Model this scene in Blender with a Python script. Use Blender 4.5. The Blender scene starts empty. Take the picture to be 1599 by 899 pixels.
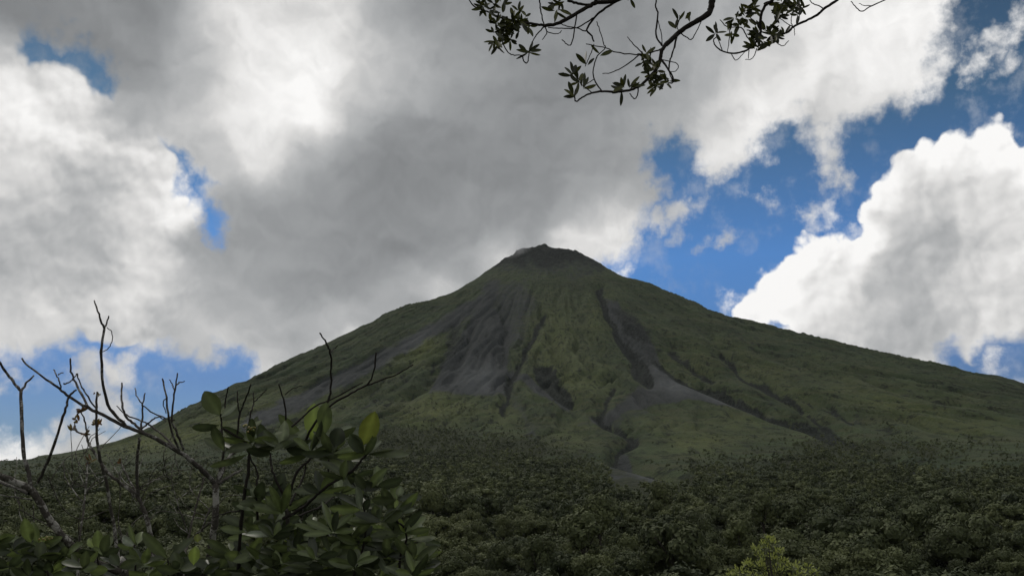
import bpy, math, random
import numpy as np
from mathutils import Vector, Matrix

R_ = math.radians
rng = np.random.default_rng(11)
random.seed(5)
scene = bpy.context.scene
COL = scene.collection

# ------------------------------------------------------------------ camera
F = 1385.0                       # focal length in photograph pixels
PITCH = R_(11.8)
cam_d = bpy.data.cameras.new('camera')
cam = bpy.data.objects.new('camera', cam_d)
COL.objects.link(cam)
cam_d.sensor_width = 36.0
cam_d.lens = F / 1599.0 * 36.0
cam_d.clip_start = 0.05
cam_d.clip_end = 60000
cam.location = (0, 0, 0)
cam.rotation_euler = (math.pi / 2 + PITCH, 0, 0)
scene.camera = cam
SP, CP = math.sin(PITCH), math.cos(PITCH)


def ray(px, py):
    """world direction (unit depth along the view axis) of a photograph pixel"""
    a = (px - 799.5) / F
    b = (449.5 - py) / F
    return np.array([a, CP - b * SP, SP + b * CP])


def at(px, py, d):
    return ray(px, py) * d


def project(x, y, z):
    dep = np.maximum(y * CP + z * SP, 1e-3)
    up = -y * SP + z * CP
    return 799.5 + F * x / dep, 449.5 - F * up / dep


# ------------------------------------------------------------------ noise
def _hash(ix, iy, seed):
    h = (ix.astype(np.int64) * 374761393 + iy.astype(np.int64) * 668265263 + seed * 974634777) & 0xFFFFFFFF
    h = ((h ^ (h >> 13)) * 1274126177) & 0xFFFFFFFF
    return ((h ^ (h >> 16)) & 0xFFFFFFFF) / 4294967295.0


def perlin(x, y, seed=0):
    ix = np.floor(x); iy = np.floor(y)
    fx = x - ix; fy = y - iy
    u = fx * fx * fx * (fx * (fx * 6 - 15) + 10)
    v = fy * fy * fy * (fy * (fy * 6 - 15) + 10)
    def g(dx, dy):
        a = _hash(ix + dx, iy + dy, seed) * 2 * math.pi
        return np.cos(a) * (fx - dx) + np.sin(a) * (fy - dy)
    n = (g(0, 0) * (1 - u) + g(1, 0) * u) * (1 - v) + (g(0, 1) * (1 - u) + g(1, 1) * u) * v
    return n * 1.4


def fbm(x, y, octv=4, seed=0, gain=0.5):
    s = 0; a = 1; t = 0
    for i in range(octv):
        s = s + a * perlin(x * 2 ** i + 17.3 * i, y * 2 ** i - 9.1 * i, seed + i)
        t += a; a *= gain
    return s / t


def sstep(a, b, x):
    t = np.clip((x - a) / (b - a), 0, 1)
    return t * t * (3 - 2 * t)


# ------------------------------------------------------------------ node helpers
class T:
    """small expression builder over shader nodes"""
    def __init__(self, nt, dim='3D'):
        self.nt = nt
        self.dim = dim

    def node(self, kind, **kw):
        n = self.nt.nodes.new(kind)
        for k, v in kw.items():
            setattr(n, k, v)
        return n

    def put(self, sock, v):
        if isinstance(v, E):
            self.nt.links.new(v.s, sock)
        elif hasattr(v, 'is_output'):
            self.nt.links.new(v, sock)
        else:
            sock.default_value = v

    def math(self, op, a, b=None, c=None):
        n = self.node('ShaderNodeMath', operation=op)
        self.put(n.inputs[0], a)
        if b is not None: self.put(n.inputs[1], b)
        if c is not None: self.put(n.inputs[2], c)
        return E(self, n.outputs[0])

    def vmath(self, op, a, b=None):
        n = self.node('ShaderNodeVectorMath', operation=op)
        self.put(n.inputs[0], a)
        if b is not None: self.put(n.inputs[1], b)
        return n

    def dist(self, a, b):
        return E(self, self.vmath('DISTANCE', a, b).outputs['Value'])

    def vscale(self, a, s):
        n = self.node('ShaderNodeVectorMath', operation='SCALE')
        self.put(n.inputs[0], a); self.put(n.inputs['Scale'], s)
        return E(self, n.outputs[0])

    def vadd(self, a, b):
        return E(self, self.vmath('ADD', a, b).outputs[0])

    def xyz(self, x, y, z):
        n = self.node('ShaderNodeCombineXYZ')
        for i, v in enumerate((x, y, z)): self.put(n.inputs[i], v)
        return E(self, n.outputs[0])

    def sep(self, v):
        n = self.node('ShaderNodeSeparateXYZ')
        self.put(n.inputs[0], v)
        return [E(self, o) for o in n.outputs]

    def noise(self, vec, scale=1.0, detail=4.0, rough=0.5, dist=0.0, col=False):
        n = self.node('ShaderNodeTexNoise', noise_dimensions=self.dim)
        self.put(n.inputs['Vector'], vec)
        n.inputs['Scale'].default_value = scale
        n.inputs['Detail'].default_value = detail
        n.inputs['Roughness'].default_value = rough
        n.inputs['Distortion'].default_value = dist
        return E(self, n.outputs[1 if col else 0])

    def voronoi(self, vec, scale=1.0, smooth=0.3, feature='SMOOTH_F1'):
        n = self.node('ShaderNodeTexVoronoi', feature=feature, voronoi_dimensions=self.dim)
        self.put(n.inputs['Vector'], vec)
        n.inputs['Scale'].default_value = scale
        if 'Smoothness' in n.inputs and feature == 'SMOOTH_F1':
            n.inputs['Smoothness'].default_value = smooth
        return E(self, n.outputs['Distance'])

    def smooth(self, x, a, b, lo=0.0, hi=1.0):
        n = self.node('ShaderNodeMapRange', interpolation_type='SMOOTHSTEP')
        self.put(n.inputs['Value'], x)
        n.inputs['From Min'].default_value = a; n.inputs['From Max'].default_value = b
        n.inputs['To Min'].default_value = lo; n.inputs['To Max'].default_value = hi
        return E(self, n.outputs[0])

    def lin(self, x, a, b, lo=0.0, hi=1.0):
        n = self.node('ShaderNodeMapRange')
        self.put(n.inputs['Value'], x)
        n.inputs['From Min'].default_value = a; n.inputs['From Max'].default_value = b
        n.inputs['To Min'].default_value = lo; n.inputs['To Max'].default_value = hi
        return E(self, n.outputs[0])

    def mix(self, f, a, b):
        n = self.node('ShaderNodeMix', data_type='RGBA')
        self.put(n.inputs[0], f)
        self.put(n.inputs[6], a if not isinstance(a, tuple) else (*a, 1.0)[:4])
        self.put(n.inputs[7], b if not isinstance(b, tuple) else (*b, 1.0)[:4])
        return E(self, n.outputs[2])

    def attr(self, name, out='Fac'):
        n = self.node('ShaderNodeAttribute', attribute_name=name)
        return E(self, n.outputs[out])


class E:
    def __init__(self, t, s): self.t = t; self.s = s
    def __add__(self, o): return self.t.math('ADD', self, o)
    __radd__ = __add__
    def __sub__(self, o): return self.t.math('SUBTRACT', self, o)
    def __rsub__(self, o): return self.t.math('SUBTRACT', o, self)
    def __mul__(self, o): return self.t.math('MULTIPLY', self, o)
    __rmul__ = __mul__
    def __truediv__(self, o): return self.t.math('DIVIDE', self, o)
    def max(self, o): return self.t.math('MAXIMUM', self, o)
    def min(self, o): return self.t.math('MINIMUM', self, o)
    def smax(self, o, k): return self.t.math('SMOOTH_MAX', self, o, k)
    def exp(self): return self.t.math('EXPONENT', self)
    def clamp(self): return self.max(0.0).min(1.0)


def s2l(v):
    v = v / 255.0
    return v / 12.92 if v <= 0.04045 else ((v + 0.055) / 1.055) ** 2.4


# ------------------------------------------------------------------ world
SUN_EL, SUN_AZ = R_(52), R_(-34)          # the sun stands behind the cloud bank, up and a little left
SKY_STRENGTH = 0.1

w = bpy.data.worlds.new('World')
scene.world = w
w.use_nodes = True
nt = w.node_tree
nt.nodes.clear()
t = T(nt, '2D')
out = t.node('ShaderNodeOutputWorld')
bg = t.node('ShaderNodeBackground')
bg.inputs['Strength'].default_value = SKY_STRENGTH
nt.links.new(bg.outputs[0], out.inputs['Surface'])
sky = t.node('ShaderNodeTexSky', sky_type='NISHITA')
sky.sun_disc = False
sky.sun_elevation = SUN_EL
sky.sun_rotation = SUN_AZ
sky.altitude = 600
sky.air_density = 1.0
sky.dust_density = 0.6
sky.ozone_density = 1.5

tc = t.node('ShaderNodeTexCoord')
dx, dy, dz = t.sep(tc.outputs['Generated'])
U = t.math('ARCTAN2', dx, dy)
hyp = t.math('SQRT', dx * dx + dy * dy)
Vv = t.math('ARCTAN2', dz, hyp)
# azimuth / elevation in hundreds of photograph pixels (1 unit = 100 / F radians)
S = F / 100.0
P0 = t.xyz(U * S, Vv * S, 0.0)


def ae(px, py):
    d = ray(px, py)
    return (math.atan2(d[0], d[1]) * S, math.atan2(d[2], math.hypot(d[0], d[1])) * S, 0.0)


# domain warp: makes every outline of the layout ragged
wn = t.noise(P0, 1.1, 5.0, 0.55, col=True)
warp = t.vadd(wn, (-0.5, -0.5, -0.5))
wx, wy, wz = t.sep(warp)
wflat = t.xyz(wx, wy, 0.0)
P = t.vadd(P0, t.vscale(wflat, 0.75))          # strong warp for soft layers
PB = t.vadd(P0, t.vscale(wflat, 0.20))         # light warp for the crisp cumulus


def seg(pv, a, b, r):
    """r - distance to the segment a-b (100-pixel units)"""
    A = Vector(ae(*a)); B = Vector(ae(*b)); D = B - A
    L2 = max(D.length_squared, 1e-6)
    q = t.vadd(pv, tuple(-A))
    dn = t.vmath('DOT_PRODUCT', q, tuple(D / L2))
    h = E(t, dn.outputs['Value']).clamp()
    dd = t.dist(q, t.vscale(tuple(D), h))
    return r / 100.0 - dd


def union(pv, items, k):
    acc = None
    for it in items:
        f = seg(pv, *it) if isinstance(it[0], tuple) else (it[2] / 100.0 - t.dist(pv, ae(it[0], it[1])))
        acc = f if acc is None else acc.smax(f, k)
    return acc


# blue openings: (a, b, radius) in photograph pixels
GAPS = [((950, 480), (1130, 425), 64), ((1130, 445), (1215, 350), 104), ((1222, 330), (1238, 235), 38),
        ((1235, 345), (1385, 262), 56), ((1370, 255), (1640, 165), 66), ((1490, 165), (1570, 0), 38),
        ((1560, -30), (1700, 60), 62), ((1042, 245), (1085, 290), 28), ((1010, 400), (1060, 320), 20),
        ((45, 78), (140, 105), 18), ((135, 108), (165, 130), 6), ((255, 240), (300, 290), 5), ((300, 290), (330, 355), 8),
        ((-40, 640), (100, 610), 52), ((122, 532), (175, 542), 10), ((240, 580), (345, 590), 30), ((180, 640), (320, 612), 30),
        ((1470, 556), (1500, 552), 20), ((1535, 560), (1640, 525), 42)]
gap = union(P, GAPS, 0.15)
# cloud scraps that float inside the openings
WISP = [((1512, 98), (1592, 40), 20), ((1290, 215), (1305, 275), 20), ((1180, 305), (1205, 318), 6), ((1085, 390), (1140, 365), 2),
        ((1262, 343), (1300, 338), 10), ((1553, 552), (1556, 578), 11), ((1120, 470), (1190, 470), 2), ((-20, 700), (40, 712), 18),
        ((140, 570), (190, 640), 22), ((90, 665), (160, 650), 16), ((0, 600), (30, 585), 12), ((850, 385), (985, 375), 24), ((985, 350), (1060, 330), 18),
        ((966, 424), (978, 421), 13)]
wisp = union(P, WISP, 0.1)
fine = t.noise(P0, 1.9, 9.0, 0.62)
fine2 = t.noise(P0, 5.2, 7.0, 0.6)
edge = (fine - 0.5) * 0.9 + (fine2 - 0.5) * 0.35
cov_bank = 1.0 - t.smooth(gap + edge * 0.62, -0.24, 0.12)
cov_wisp = t.smooth(wisp + edge * 0.85, -0.14, 0.26)
cover = cov_bank.max(cov_wisp * 0.92)

# crisp cumulus tower on the right, and the puffy one on the left
vb = t.voronoi(PB, 2.3, 0.35)
vs = t.voronoi(PB, 6.5, 0.3)
bill = (0.42 - vb) * 0.32 + (0.42 - vs) * 0.09 + (fine2 - 0.5) * 0.12
RIGHT = [(1172, 505, 34), (1215, 468, 50), (1275, 440, 66), (1335, 428, 62), (1372, 392, 46), (1412, 330, 46), (1440, 285, 44),
         (1484, 262, 44), (1538, 252, 52), (1600, 278, 46), (1500, 400, 150), (1405, 480, 108), (1310, 520, 70), (1620, 390, 140),
         (1490, 492, 58), (1565, 455, 70), (1420, 545, 50), (1700, 400, 130)]
cum = union(PB, RIGHT, 0.12) + bill
cov_cum = t.smooth(cum, -0.035, 0.075)
cov_cum = cov_cum * (1.0 - t.smooth(union(P, [(1480, 552, 20), ((1555, 560), (1640, 530), 34), ((1575, 345), (1590, 365), 4)], 0.1) + edge * 0.4, -0.1, 0.2))
LEFT = [((20, 130), (90, 150), 45), (112, 135, 34), ((130, 190), (225, 250), 48), ((180, 300), (255, 345), 44), ((60, 330), (180, 420), 110), (-40, 250, 120),
        ((0, 40), (-20, 130), 26)]
cumL = union(PB, LEFT, 0.18) + bill * 0.9
cov_left = t.smooth(cumL, -0.05, 0.12)
veil = t.smooth(fine + (wx * 0.5), 0.48, 0.85) * 0.26
cover_all = cover.max(cov_cum).max(cov_left).max(veil)

# brightness of the clouds, spread between sample directions
LUM = [  # x, y, display level, radius
    (60, 20, 128, 60), (150, 30, 140, 60), (235, 20, 128, 60), (330, 25, 188, 60), (420, 20, 216, 70), (520, 15, 208, 60), (600, 20, 165, 60), (700, 25, 138, 70), (850, 20, 138, 80), (1000, 20, 140, 80),
    (1150, 20, 165, 70), (1300, 20, 212, 70), (1400, 20, 228, 70), (1480, 20, 222, 50),
    (10, 100, 205, 40), (200, 90, 142, 55), (300, 100, 182, 55), (400, 100, 226, 70), (500, 100, 232, 60), (585, 100, 196, 50), (680, 100, 168, 60), (800, 100, 148, 70), (920, 100, 138, 70), (1020, 100, 150, 70), (1110, 95, 182, 60), (1200, 100, 205, 60), (1300, 100, 225, 60), (1390, 95, 232, 60), (1450, 100, 224, 40),
    (100, 130, 226, 40), (40, 180, 220, 50), (130, 185, 222, 45), (222, 170, 165, 45), (300, 180, 178, 55), (400, 190, 222, 60), (480, 185, 232, 45), (560, 175, 182, 50), (640, 120, 188, 40), (650, 190, 158, 60), (750, 185, 146, 60), (850, 190, 140, 70), (950, 180, 150, 60), (1050, 180, 165, 60), (1130, 180, 200, 50), (1190, 190, 224, 45), (1290, 180, 205, 50), (1370, 170, 190, 50),
    (60, 260, 205, 55), (150, 255, 196, 50), (235, 250, 226, 40), (330, 235, 196, 45), (410, 250, 212, 50), (480, 250, 172, 45), (560, 260, 140, 60), (650, 265, 128, 70), (750, 270, 130, 70), (850, 260, 142, 70), (950, 255, 158, 60), (1020, 260, 168, 50), (1110, 260, 216, 45), (1165, 260, 226, 45), (1310, 250, 200, 40),
    (50, 340, 186, 55), (130, 335, 176, 50), (215, 325, 206, 40), (275, 320, 230, 30), (390, 330, 158, 55), (480, 340, 146, 60), (600, 345, 140, 70), (700, 345, 146, 60), (770, 300, 158, 50), (810, 340, 150, 60), (900, 340, 172, 50), (960, 350, 196, 50), (890, 372, 234, 34), (955, 372, 232, 38),
    (40, 405, 178, 60), (140, 400, 168, 50), (235, 405, 200, 40), (330, 405, 160, 50), (430, 410, 150, 60), (530, 410, 146, 60), (630, 400, 148, 60), (720, 400, 162, 45), (785, 395, 205, 30), (650, 430, 190, 25),
    (40, 470, 198, 60), (120, 460, 194, 50), (200, 450, 218, 45), (300, 460, 182, 50), (400, 460, 164, 60), (500, 460, 152, 50), (600, 455, 172, 40), (690, 448, 200, 28),
    (40, 540, 206, 60), (210, 530, 200, 55), (310, 525, 196, 50), (390, 530, 190, 45), (450, 520, 178, 45), (520, 510, 195, 40), (400, 580, 205, 35), (20, 700, 232, 40), (120, 650, 190, 60),
    (1560, 60, 222, 40), (1280, 340, 215, 30), (1556, 565, 225, 20), (972, 423, 240, 18), (1150, 320, 196, 50),
    # the right tower
    (1180, 490, 238, 30), (1222, 430, 246, 34), (1262, 470, 232, 36), (1325, 385, 246, 36), (1300, 440, 226, 36), (1300, 515, 196, 45), (1400, 510, 186, 55), (1378, 440, 178, 40), (1455, 375, 176, 50), (1425, 320, 202, 32), (1395, 295, 244, 26),
    (1470, 235, 246, 32), (1540, 215, 250, 36), (1600, 240, 240, 40), (1505, 300, 202, 45), (1560, 320, 206, 45), (1595, 385, 214, 45), (1530, 430, 206, 45), (1560, 490, 202, 45), (1470, 540, 192, 45), (1455, 465, 192, 45)]
acc_w, acc_l = None, None
PL = t.vadd(P0, t.vscale(wflat, 0.42))
for (px, py, lv, rad) in LUM:
    d = t.dist(PL, ae(px, py))
    g = (d * d * (-1.0 / (2 * (rad * 0.66 / 100.0) ** 2))).exp()
    acc_w = g if acc_w is None else acc_w + g
    acc_l = g * s2l(lv) if acc_l is None else t.math('MULTIPLY_ADD', g, s2l(lv), acc_l)
# away from the photograph: an even broken bank, a little brighter overhead
amb = t.noise(P0, 0.35, 5.0, 0.5)
prior = 0.010
lum = (acc_l + (amb * 0.5 + 0.22) * prior) / (acc_w + prior)

# relief: each puff is brighter on the side that faces the sun
sunP = (R_(-14) * S, R_(56) * S, 0.0)
tow = t.vmath('NORMALIZE', E(t, t.vmath('SUBTRACT', sunP, P0).outputs[0]))
off = t.vscale(E(t, tow.outputs[0]), 0.16)
n_a = t.noise(P, 0.85, 5.0, 0.46)
n_b = t.noise(t.vadd(P, off), 0.85, 5.0, 0.46)
relief = (n_a - n_b) * 1.5
PB2 = t.vadd(PB, t.vscale(E(t, tow.outputs[0]), 0.10))
rel_c = (t.voronoi(PB2, 2.3, 0.35) - vb) * 0.55 + (t.voronoi(PB2, 6.5, 0.3) - vs) * 0.18
puff = cov_cum.max(cov_left)
lum = lum * (1.0 + relief * 0.5 + (n_a - 0.5) * 0.25 + rel_c * (puff * 0.42) + (fine - 0.5) * (0.06 + puff * 0.20))
# rims: thin cloud edges glow
rim = (1.0 - t.smooth(cum, 0.0, 0.28)) * cov_cum
lum = lum.max(0.02)
lum = lum * (1.0 + t.smooth(lum, 0.42, 0.72) * 0.17) + rim * 0.08
lum = lum.min(0.97)

warm = t.smooth(lum, 0.2, 0.75)
ccol = t.mix(warm, (0.965, 1.0, 1.03), (1.01, 1.0, 0.985))
cl = t.vscale(ccol, lum * (1.0 / SKY_STRENGTH))
tint = t.mix(t.lin(Vv, 0.10, 0.235), (0.22, 0.34, 0.59), (0.31, 0.56, 0.86))
tint = t.mix(t.lin(Vv, 0.235, 0.385), tint, (0.29, 0.43, 0.47))
tint = t.mix(t.lin(Vv, 0.385, 0.55), tint, (0.22, 0.27, 0.27))
blue = E(t, t.vmath('MULTIPLY', sky.outputs[0], tint).outputs[0])
col = t.mix(cover_all, blue, cl)
nt.links.new(col.s, bg.inputs['Color'])
w.cycles.sampling_method = 'MANUAL'
w.cycles.sample_map_resolution = 512

sun_d = bpy.data.lights.new('sun', 'SUN')
sun_d.energy = 1.15
sun_d.angle = R_(10)
sun_d.color = (1.0, 0.95, 0.87)
sun = bpy.data.objects.new('sun', sun_d)
COL.objects.link(sun)
sv = Vector((math.sin(SUN_AZ) * math.cos(SUN_EL), math.cos(SUN_AZ) * math.cos(SUN_EL), math.sin(SUN_EL)))
sun.rotation_euler = sv.to_track_quat('Z', 'Y').to_euler()
sun.location = sv * 50

scene.view_settings.view_transform = 'Standard'
scene.view_settings.look = 'None'
scene.view_settings.exposure = 0
scene.view_settings.gamma = 1
scene.render.engine = 'CYCLES'
scene.cycles.max_bounces = 5
scene.cycles.diffuse_bounces = 2
scene.cycles.glossy_bounces = 2
scene.cycles.transmission_bounces = 3
scene.cycles.transparent_max_bounces = 6
scene.cycles.volume_bounces = 0


# ------------------------------------------------------------------ object helpers
def tag(o, label=None, cat=None, group=None, kind=None):
    for k, v in (('label', label), ('category', cat), ('group', group), ('kind', kind)):
        if v: o[k] = v
    return o


def mesh_obj(name, verts, faces, mat=None, parent=None, smooth=False, attrs=None, sizes=None):
    """verts (N,3); faces either an (M,k) array or a flat index array with per-face sizes"""
    me = bpy.data.meshes.new(name)
    verts = np.asarray(verts, dtype=np.float32)
    me.vertices.add(len(verts))
    me.vertices.foreach_set('co', verts.ravel())
    faces = np.asarray(faces, dtype=np.int32)
    if sizes is None:
        sizes = np.full(len(faces), faces.shape[1], dtype=np.int32)
    flat = faces.ravel()
    me.loops.add(len(flat))
    me.loops.foreach_set('vertex_index', flat)
    me.polygons.add(len(sizes))
    starts = np.concatenate([[0], np.cumsum(sizes)[:-1]]).astype(np.int32)
    me.polygons.foreach_set('loop_start', starts)
    me.polygons.foreach_set('loop_total', np.asarray(sizes, dtype=np.int32))
    me.polygons.foreach_set('use_smooth', np.full(len(sizes), smooth, dtype=bool))
    me.update(calc_edges=True)
    for k, v in (attrs or {}).items():
        v = np.asarray(v, dtype=np.float32)
        if v.ndim == 1:
            a = me.attributes.new(k, 'FLOAT', 'POINT'); a.data.foreach_set('value', v)
        else:
            a = me.attributes.new(k, 'FLOAT_COLOR', 'POINT')
            if v.shape[1] == 3: v = np.concatenate([v, np.ones((len(v), 1), np.float32)], 1)
            a.data.foreach_set('color', v.ravel())
    if mat: me.materials.append(mat)
    o = bpy.data.objects.new(name, me)
    COL.objects.link(o)
    if parent: o.parent = parent
    return o


def empty(name, loc, label=None, cat=None, group=None):
    o = bpy.data.objects.new(name, None)
    COL.objects.link(o)
    o.location = loc
    o.empty_display_size = 0.3
    return tag(o, label, cat, group)


def material(name, dim='3D'):
    m = bpy.data.materials.new(name)
    m.use_nodes = True
    m.node_tree.nodes.clear()
    tt = T(m.node_tree, dim)
    o = tt.node('ShaderNodeOutputMaterial')
    b = tt.node('ShaderNodeBsdfPrincipled')
    m.node_tree.links.new(b.outputs[0], o.inputs['Surface'])
    return m, tt, b, o


# ------------------------------------------------------------------ terrain
SIL = [(-60, 742), (0, 735), (30, 721), (50, 713), (100, 707), (150, 696), (200, 683), (250, 658), (300, 631), (350, 606), (400, 587), (440, 565), (500, 540), (550, 516),
       (580, 502), (618, 481), (650, 473), (694, 462), (720, 449), (739, 438), (777, 411), (800, 396), (815, 388), (830, 385), (851, 383), (870, 387), (902, 392), (920, 402),
       (940, 413), (966, 428), (981, 434), (1011, 440), (1045, 455), (1078, 468), (1100, 479), (1128, 491), (1160, 496), (1195, 505), (1233, 516), (1292, 529), (1350, 543),
       (1409, 556), (1467, 567), (1518, 581), (1564, 587), (1599, 598), (1680, 622)]
sil_x = np.array([p[0] for p in SIL], float)
sil_y = np.array([p[1] for p in SIL], float)


def az_tan(px, py):
    d = np.array([ray(a, b) for a, b in zip(px, py)])
    return np.arctan2(d[:, 0], d[:, 1]), d[:, 2] / np.hypot(d[:, 0], d[:, 1])


_fx = np.linspace(-60, 1680, 700)
sil_az, sil_tan = az_tan(_fx, np.interp(_fx, sil_x, sil_y))
DIST = 4000.0
SX = DIST * math.tan(float(np.interp(848, _fx, sil_az)))       # summit
# radial profiles seeded from the outline, refined against it below
_ux = DIST * np.tan(sil_az)
_uz = DIST * sil_tan / np.cos(sil_az)
RR = np.linspace(0, 6000, 601)
prL = np.interp(RR, (SX - _ux[::-1])[(_ux[::-1] < SX)], _uz[::-1][(_ux[::-1] < SX)])
prR = np.interp(RR, (_ux - SX)[_ux > SX], _uz[_ux > SX])
far_ = RR > 2550
prL = np.where(RR > 2400, np.maximum(prL[240] - (RR - 2400) * 0.03, 8), prL)
prR = np.where(RR > 2250, prR[225] * np.exp(-(RR - 2250) / 1700), prR)
_k = np.exp(-np.linspace(-2, 2, 9) ** 2); _k /= _k.sum()
for _p in (prL, prR):
    _p[4:-4] = np.convolve(_p, _k, 'same')[4:-4]
prF = np.interp(RR, [0, 120, 400, 800, 1200, 1600, 2000, 2500, 3000, 3600, 4500, 6000],
                [1034, 985, 800, 556, 362, 212, 102, 20, -18, -50, -80, -90])
VAL_Y = [-400, -20, 0, 5, 12, 40, 120, 220, 350, 500, 900, 1500, 2500, 4000, 9000, 40000]
VAL_Z = [6, 0, -1.55, -1.75, -3.2, -11, -30, -37, -35, -29, -18, -6, 8, 14, 8, 4]
SILFIX = np.ones_like(sil_az)


def cone(x, y):
    ddx, ddy = x - SX, y - DIST
    r = np.hypot(ddx, ddy) + 1e-3
    c = ddx / r
    wR = np.clip(c, 0, 1) ** 1.35
    wL = np.clip(-c, 0, 1) ** 1.35
    h = wR * np.interp(r, RR, prR) + wL * np.interp(r, RR, prL) + (1 - wR - wL) * np.interp(r, RR, prF)
    return h, r, np.arctan2(ddx, -ddy)


def smax(a, b, k):
    h = np.clip(0.5 + 0.5 * (a - b) / k, 0, 1)
    return b * (1 - h) + a * h + k * h * (1 - h)


def smin_(a, b, k): return -smax(-a, -b, k)


def height(x, y, detail=True):
    h, r, ph = cone(x, y)
    az = np.arctan2(x, np.maximum(y, 1.0))
    k = np.interp(az, sil_az, SILFIX)
    k = 1 + (k - 1) * sstep(900, 1800, y)
    h = h * np.where(h > 0, k, 1)
    v = np.interp(y, VAL_Y, VAL_Z)
    und = fbm(x / 230, y / 170, 3, 3) * 13 * sstep(60, 500, np.hypot(x, y)) + fbm(x / 45, y / 45, 2, 8) * 1.6 * sstep(25, 150, np.hypot(x, y))
    z = smax(h, v + und, 35.0)
    if detail:
        env = sstep(120, 600, r) * (1 - sstep(2300, 3300, r)) * sstep(20, 140, h)
        wob = fbm(x / 420, y / 420, 3, 21) * 0.16
        lr = np.log(r + 50)
        g1 = perlin((ph + wob) * 7.5, lr * 0.7, 31)
        g2 = perlin((ph + wob * 0.7) * 19, lr * 1.1, 37)
        g3 = fbm((ph + wob * 0.5) * 52, lr * 4.0, 2, 43)
        g4 = perlin((ph + wob * 0.6) * 41, lr * 1.7, 47)
        g5 = perlin((ph + wob * 0.4) * 85, lr * 3.0, 49)
        rid = (np.minimum(np.abs(g1), .3) - 0.2) * 62 + (np.minimum(np.abs(g2), .28) - 0.18) * 46 + (np.minimum(np.abs(g4), .25) - .16) * 36 + (np.minimum(np.abs(g5), .25) - .16) * 24 + g3 * 5
        z = z + env * rid * np.clip(r / 1100, 0.22, 1.0)
        crag = sstep(420, 120, r)
        z = z + crag * (fbm(x / 30, y / 30, 4, 61) * 13 + np.abs(perlin(x / 14, y / 14, 63)) * 7 - 2)
        for cx_, cy_, hh, ww in ((SX + 3, DIST - 15, 13, 13), (SX + 262, DIST - 25, 11, 16), (SX - 175, DIST - 25, 9, 18), (SX - 118, DIST - 10, 9, 20), (SX + 150, DIST - 20, 8, 18)):
            z = z + hh * np.exp(-((x - cx_) ** 2 + (y - cy_) ** 2) / ww ** 2)
        rough = fbm(x / 26, y / 26, 3, 51) * 4.2 * sstep(60, 260, h) * (1 - sstep(3000, 4200, y - 400))
        z = z + rough
    return z


def tongues(u, v):
    """how raggedly the wood climbs the slope"""
    return fbm(u / 120, v / 34, 4, 91) * 62 + fbm(u / 28, v / 14, 3, 95) * 18


# bend the cone's outline to the photographed one
tt_ = np.linspace(900, 6500, 500)
for _ in range(5):
    A_ = sil_az[::4]
    X_ = np.sin(A_)[:, None] * tt_; Y_ = np.cos(A_)[:, None] * tt_
    z_ = height(X_, Y_)
    cur = (z_ / tt_).max(1)
    want = np.interp(A_, sil_az, sil_tan)
    ratio = np.clip(np.where(cur > 0.004, want / np.maximum(cur, 0.004), 1), 0.7, 1.4)
    ratio = np.convolve(np.pad(ratio, 4, 'edge'), np.ones(5) / 5, 'same')[4:-4]
    SILFIX = np.clip(SILFIX * np.interp(sil_az, A_, ratio), 0.4, 2.0)


def axis(lo, dense_lo, dense_hi, hi, step, grow=1.12):
    mid = list(np.arange(dense_lo, dense_hi + step * 0.5, step))
    out_, s, v = [], step, mid[-1]
    while v < hi:
        s *= grow; v += s; out_.append(v)
    pre, s, v = [], step, mid[0]
    while v > lo:
        s *= grow; v -= s; pre.append(v)
    return np.array(pre[::-1] + mid + out_)


# ---- zones, outlined where they lie on the slope (photograph pixels of the slope's points)
def pl_dist(u, v, pts):
    """distance to a polyline and the parameter along it"""
    best = np.full(u.shape, 1e9); par = np.zeros(u.shape)
    n = len(pts) - 1
    for i in range(n):
        ax, ay = pts[i]; bx, by = pts[i + 1]
        vx, vy = bx - ax, by - ay
        h = np.clip(((u - ax) * vx + (v - ay) * vy) / (vx * vx + vy * vy + 1e-9), 0, 1)
        d = np.hypot(u - ax - h * vx, v - ay - h * vy)
        m = d < best
        best = np.where(m, d, best); par = np.where(m, (i + h) / n, par)
    return best, par


def line(u, v, pts, w0, w1=None):
    d, p = pl_dist(u, v, pts)
    w_ = w0 + ((w1 if w1 is not None else w0) - w0) * p
    return np.exp(-(d / w_) ** 2)


def poly(u, v, pts, soft=8.0):
    ins = np.zeros(u.shape, bool)
    n = len(pts)
    for i in range(n):
        x1, y1 = pts[i]; x2, y2 = pts[(i + 1) % n]
        c = ((y1 > v) != (y2 > v)) & (u < (x2 - x1) * (v - y1) / (y2 - y1 + 1e-9) + x1)
        ins ^= c
    d, _ = pl_dist(u, v, list(pts) + [pts[0]])
    return sstep(-soft, soft, np.where(ins, d, -d))


def ell(u, v, cx, cy, rx, ry, ang=0):
    c, s = math.cos(R_(ang)), math.sin(R_(ang))
    a = ((u - cx) * c + (v - cy) * s) / rx
    b = (-(u - cx) * s + (v - cy) * c) / ry
    return np.exp(-(a * a + b * b))


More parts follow.
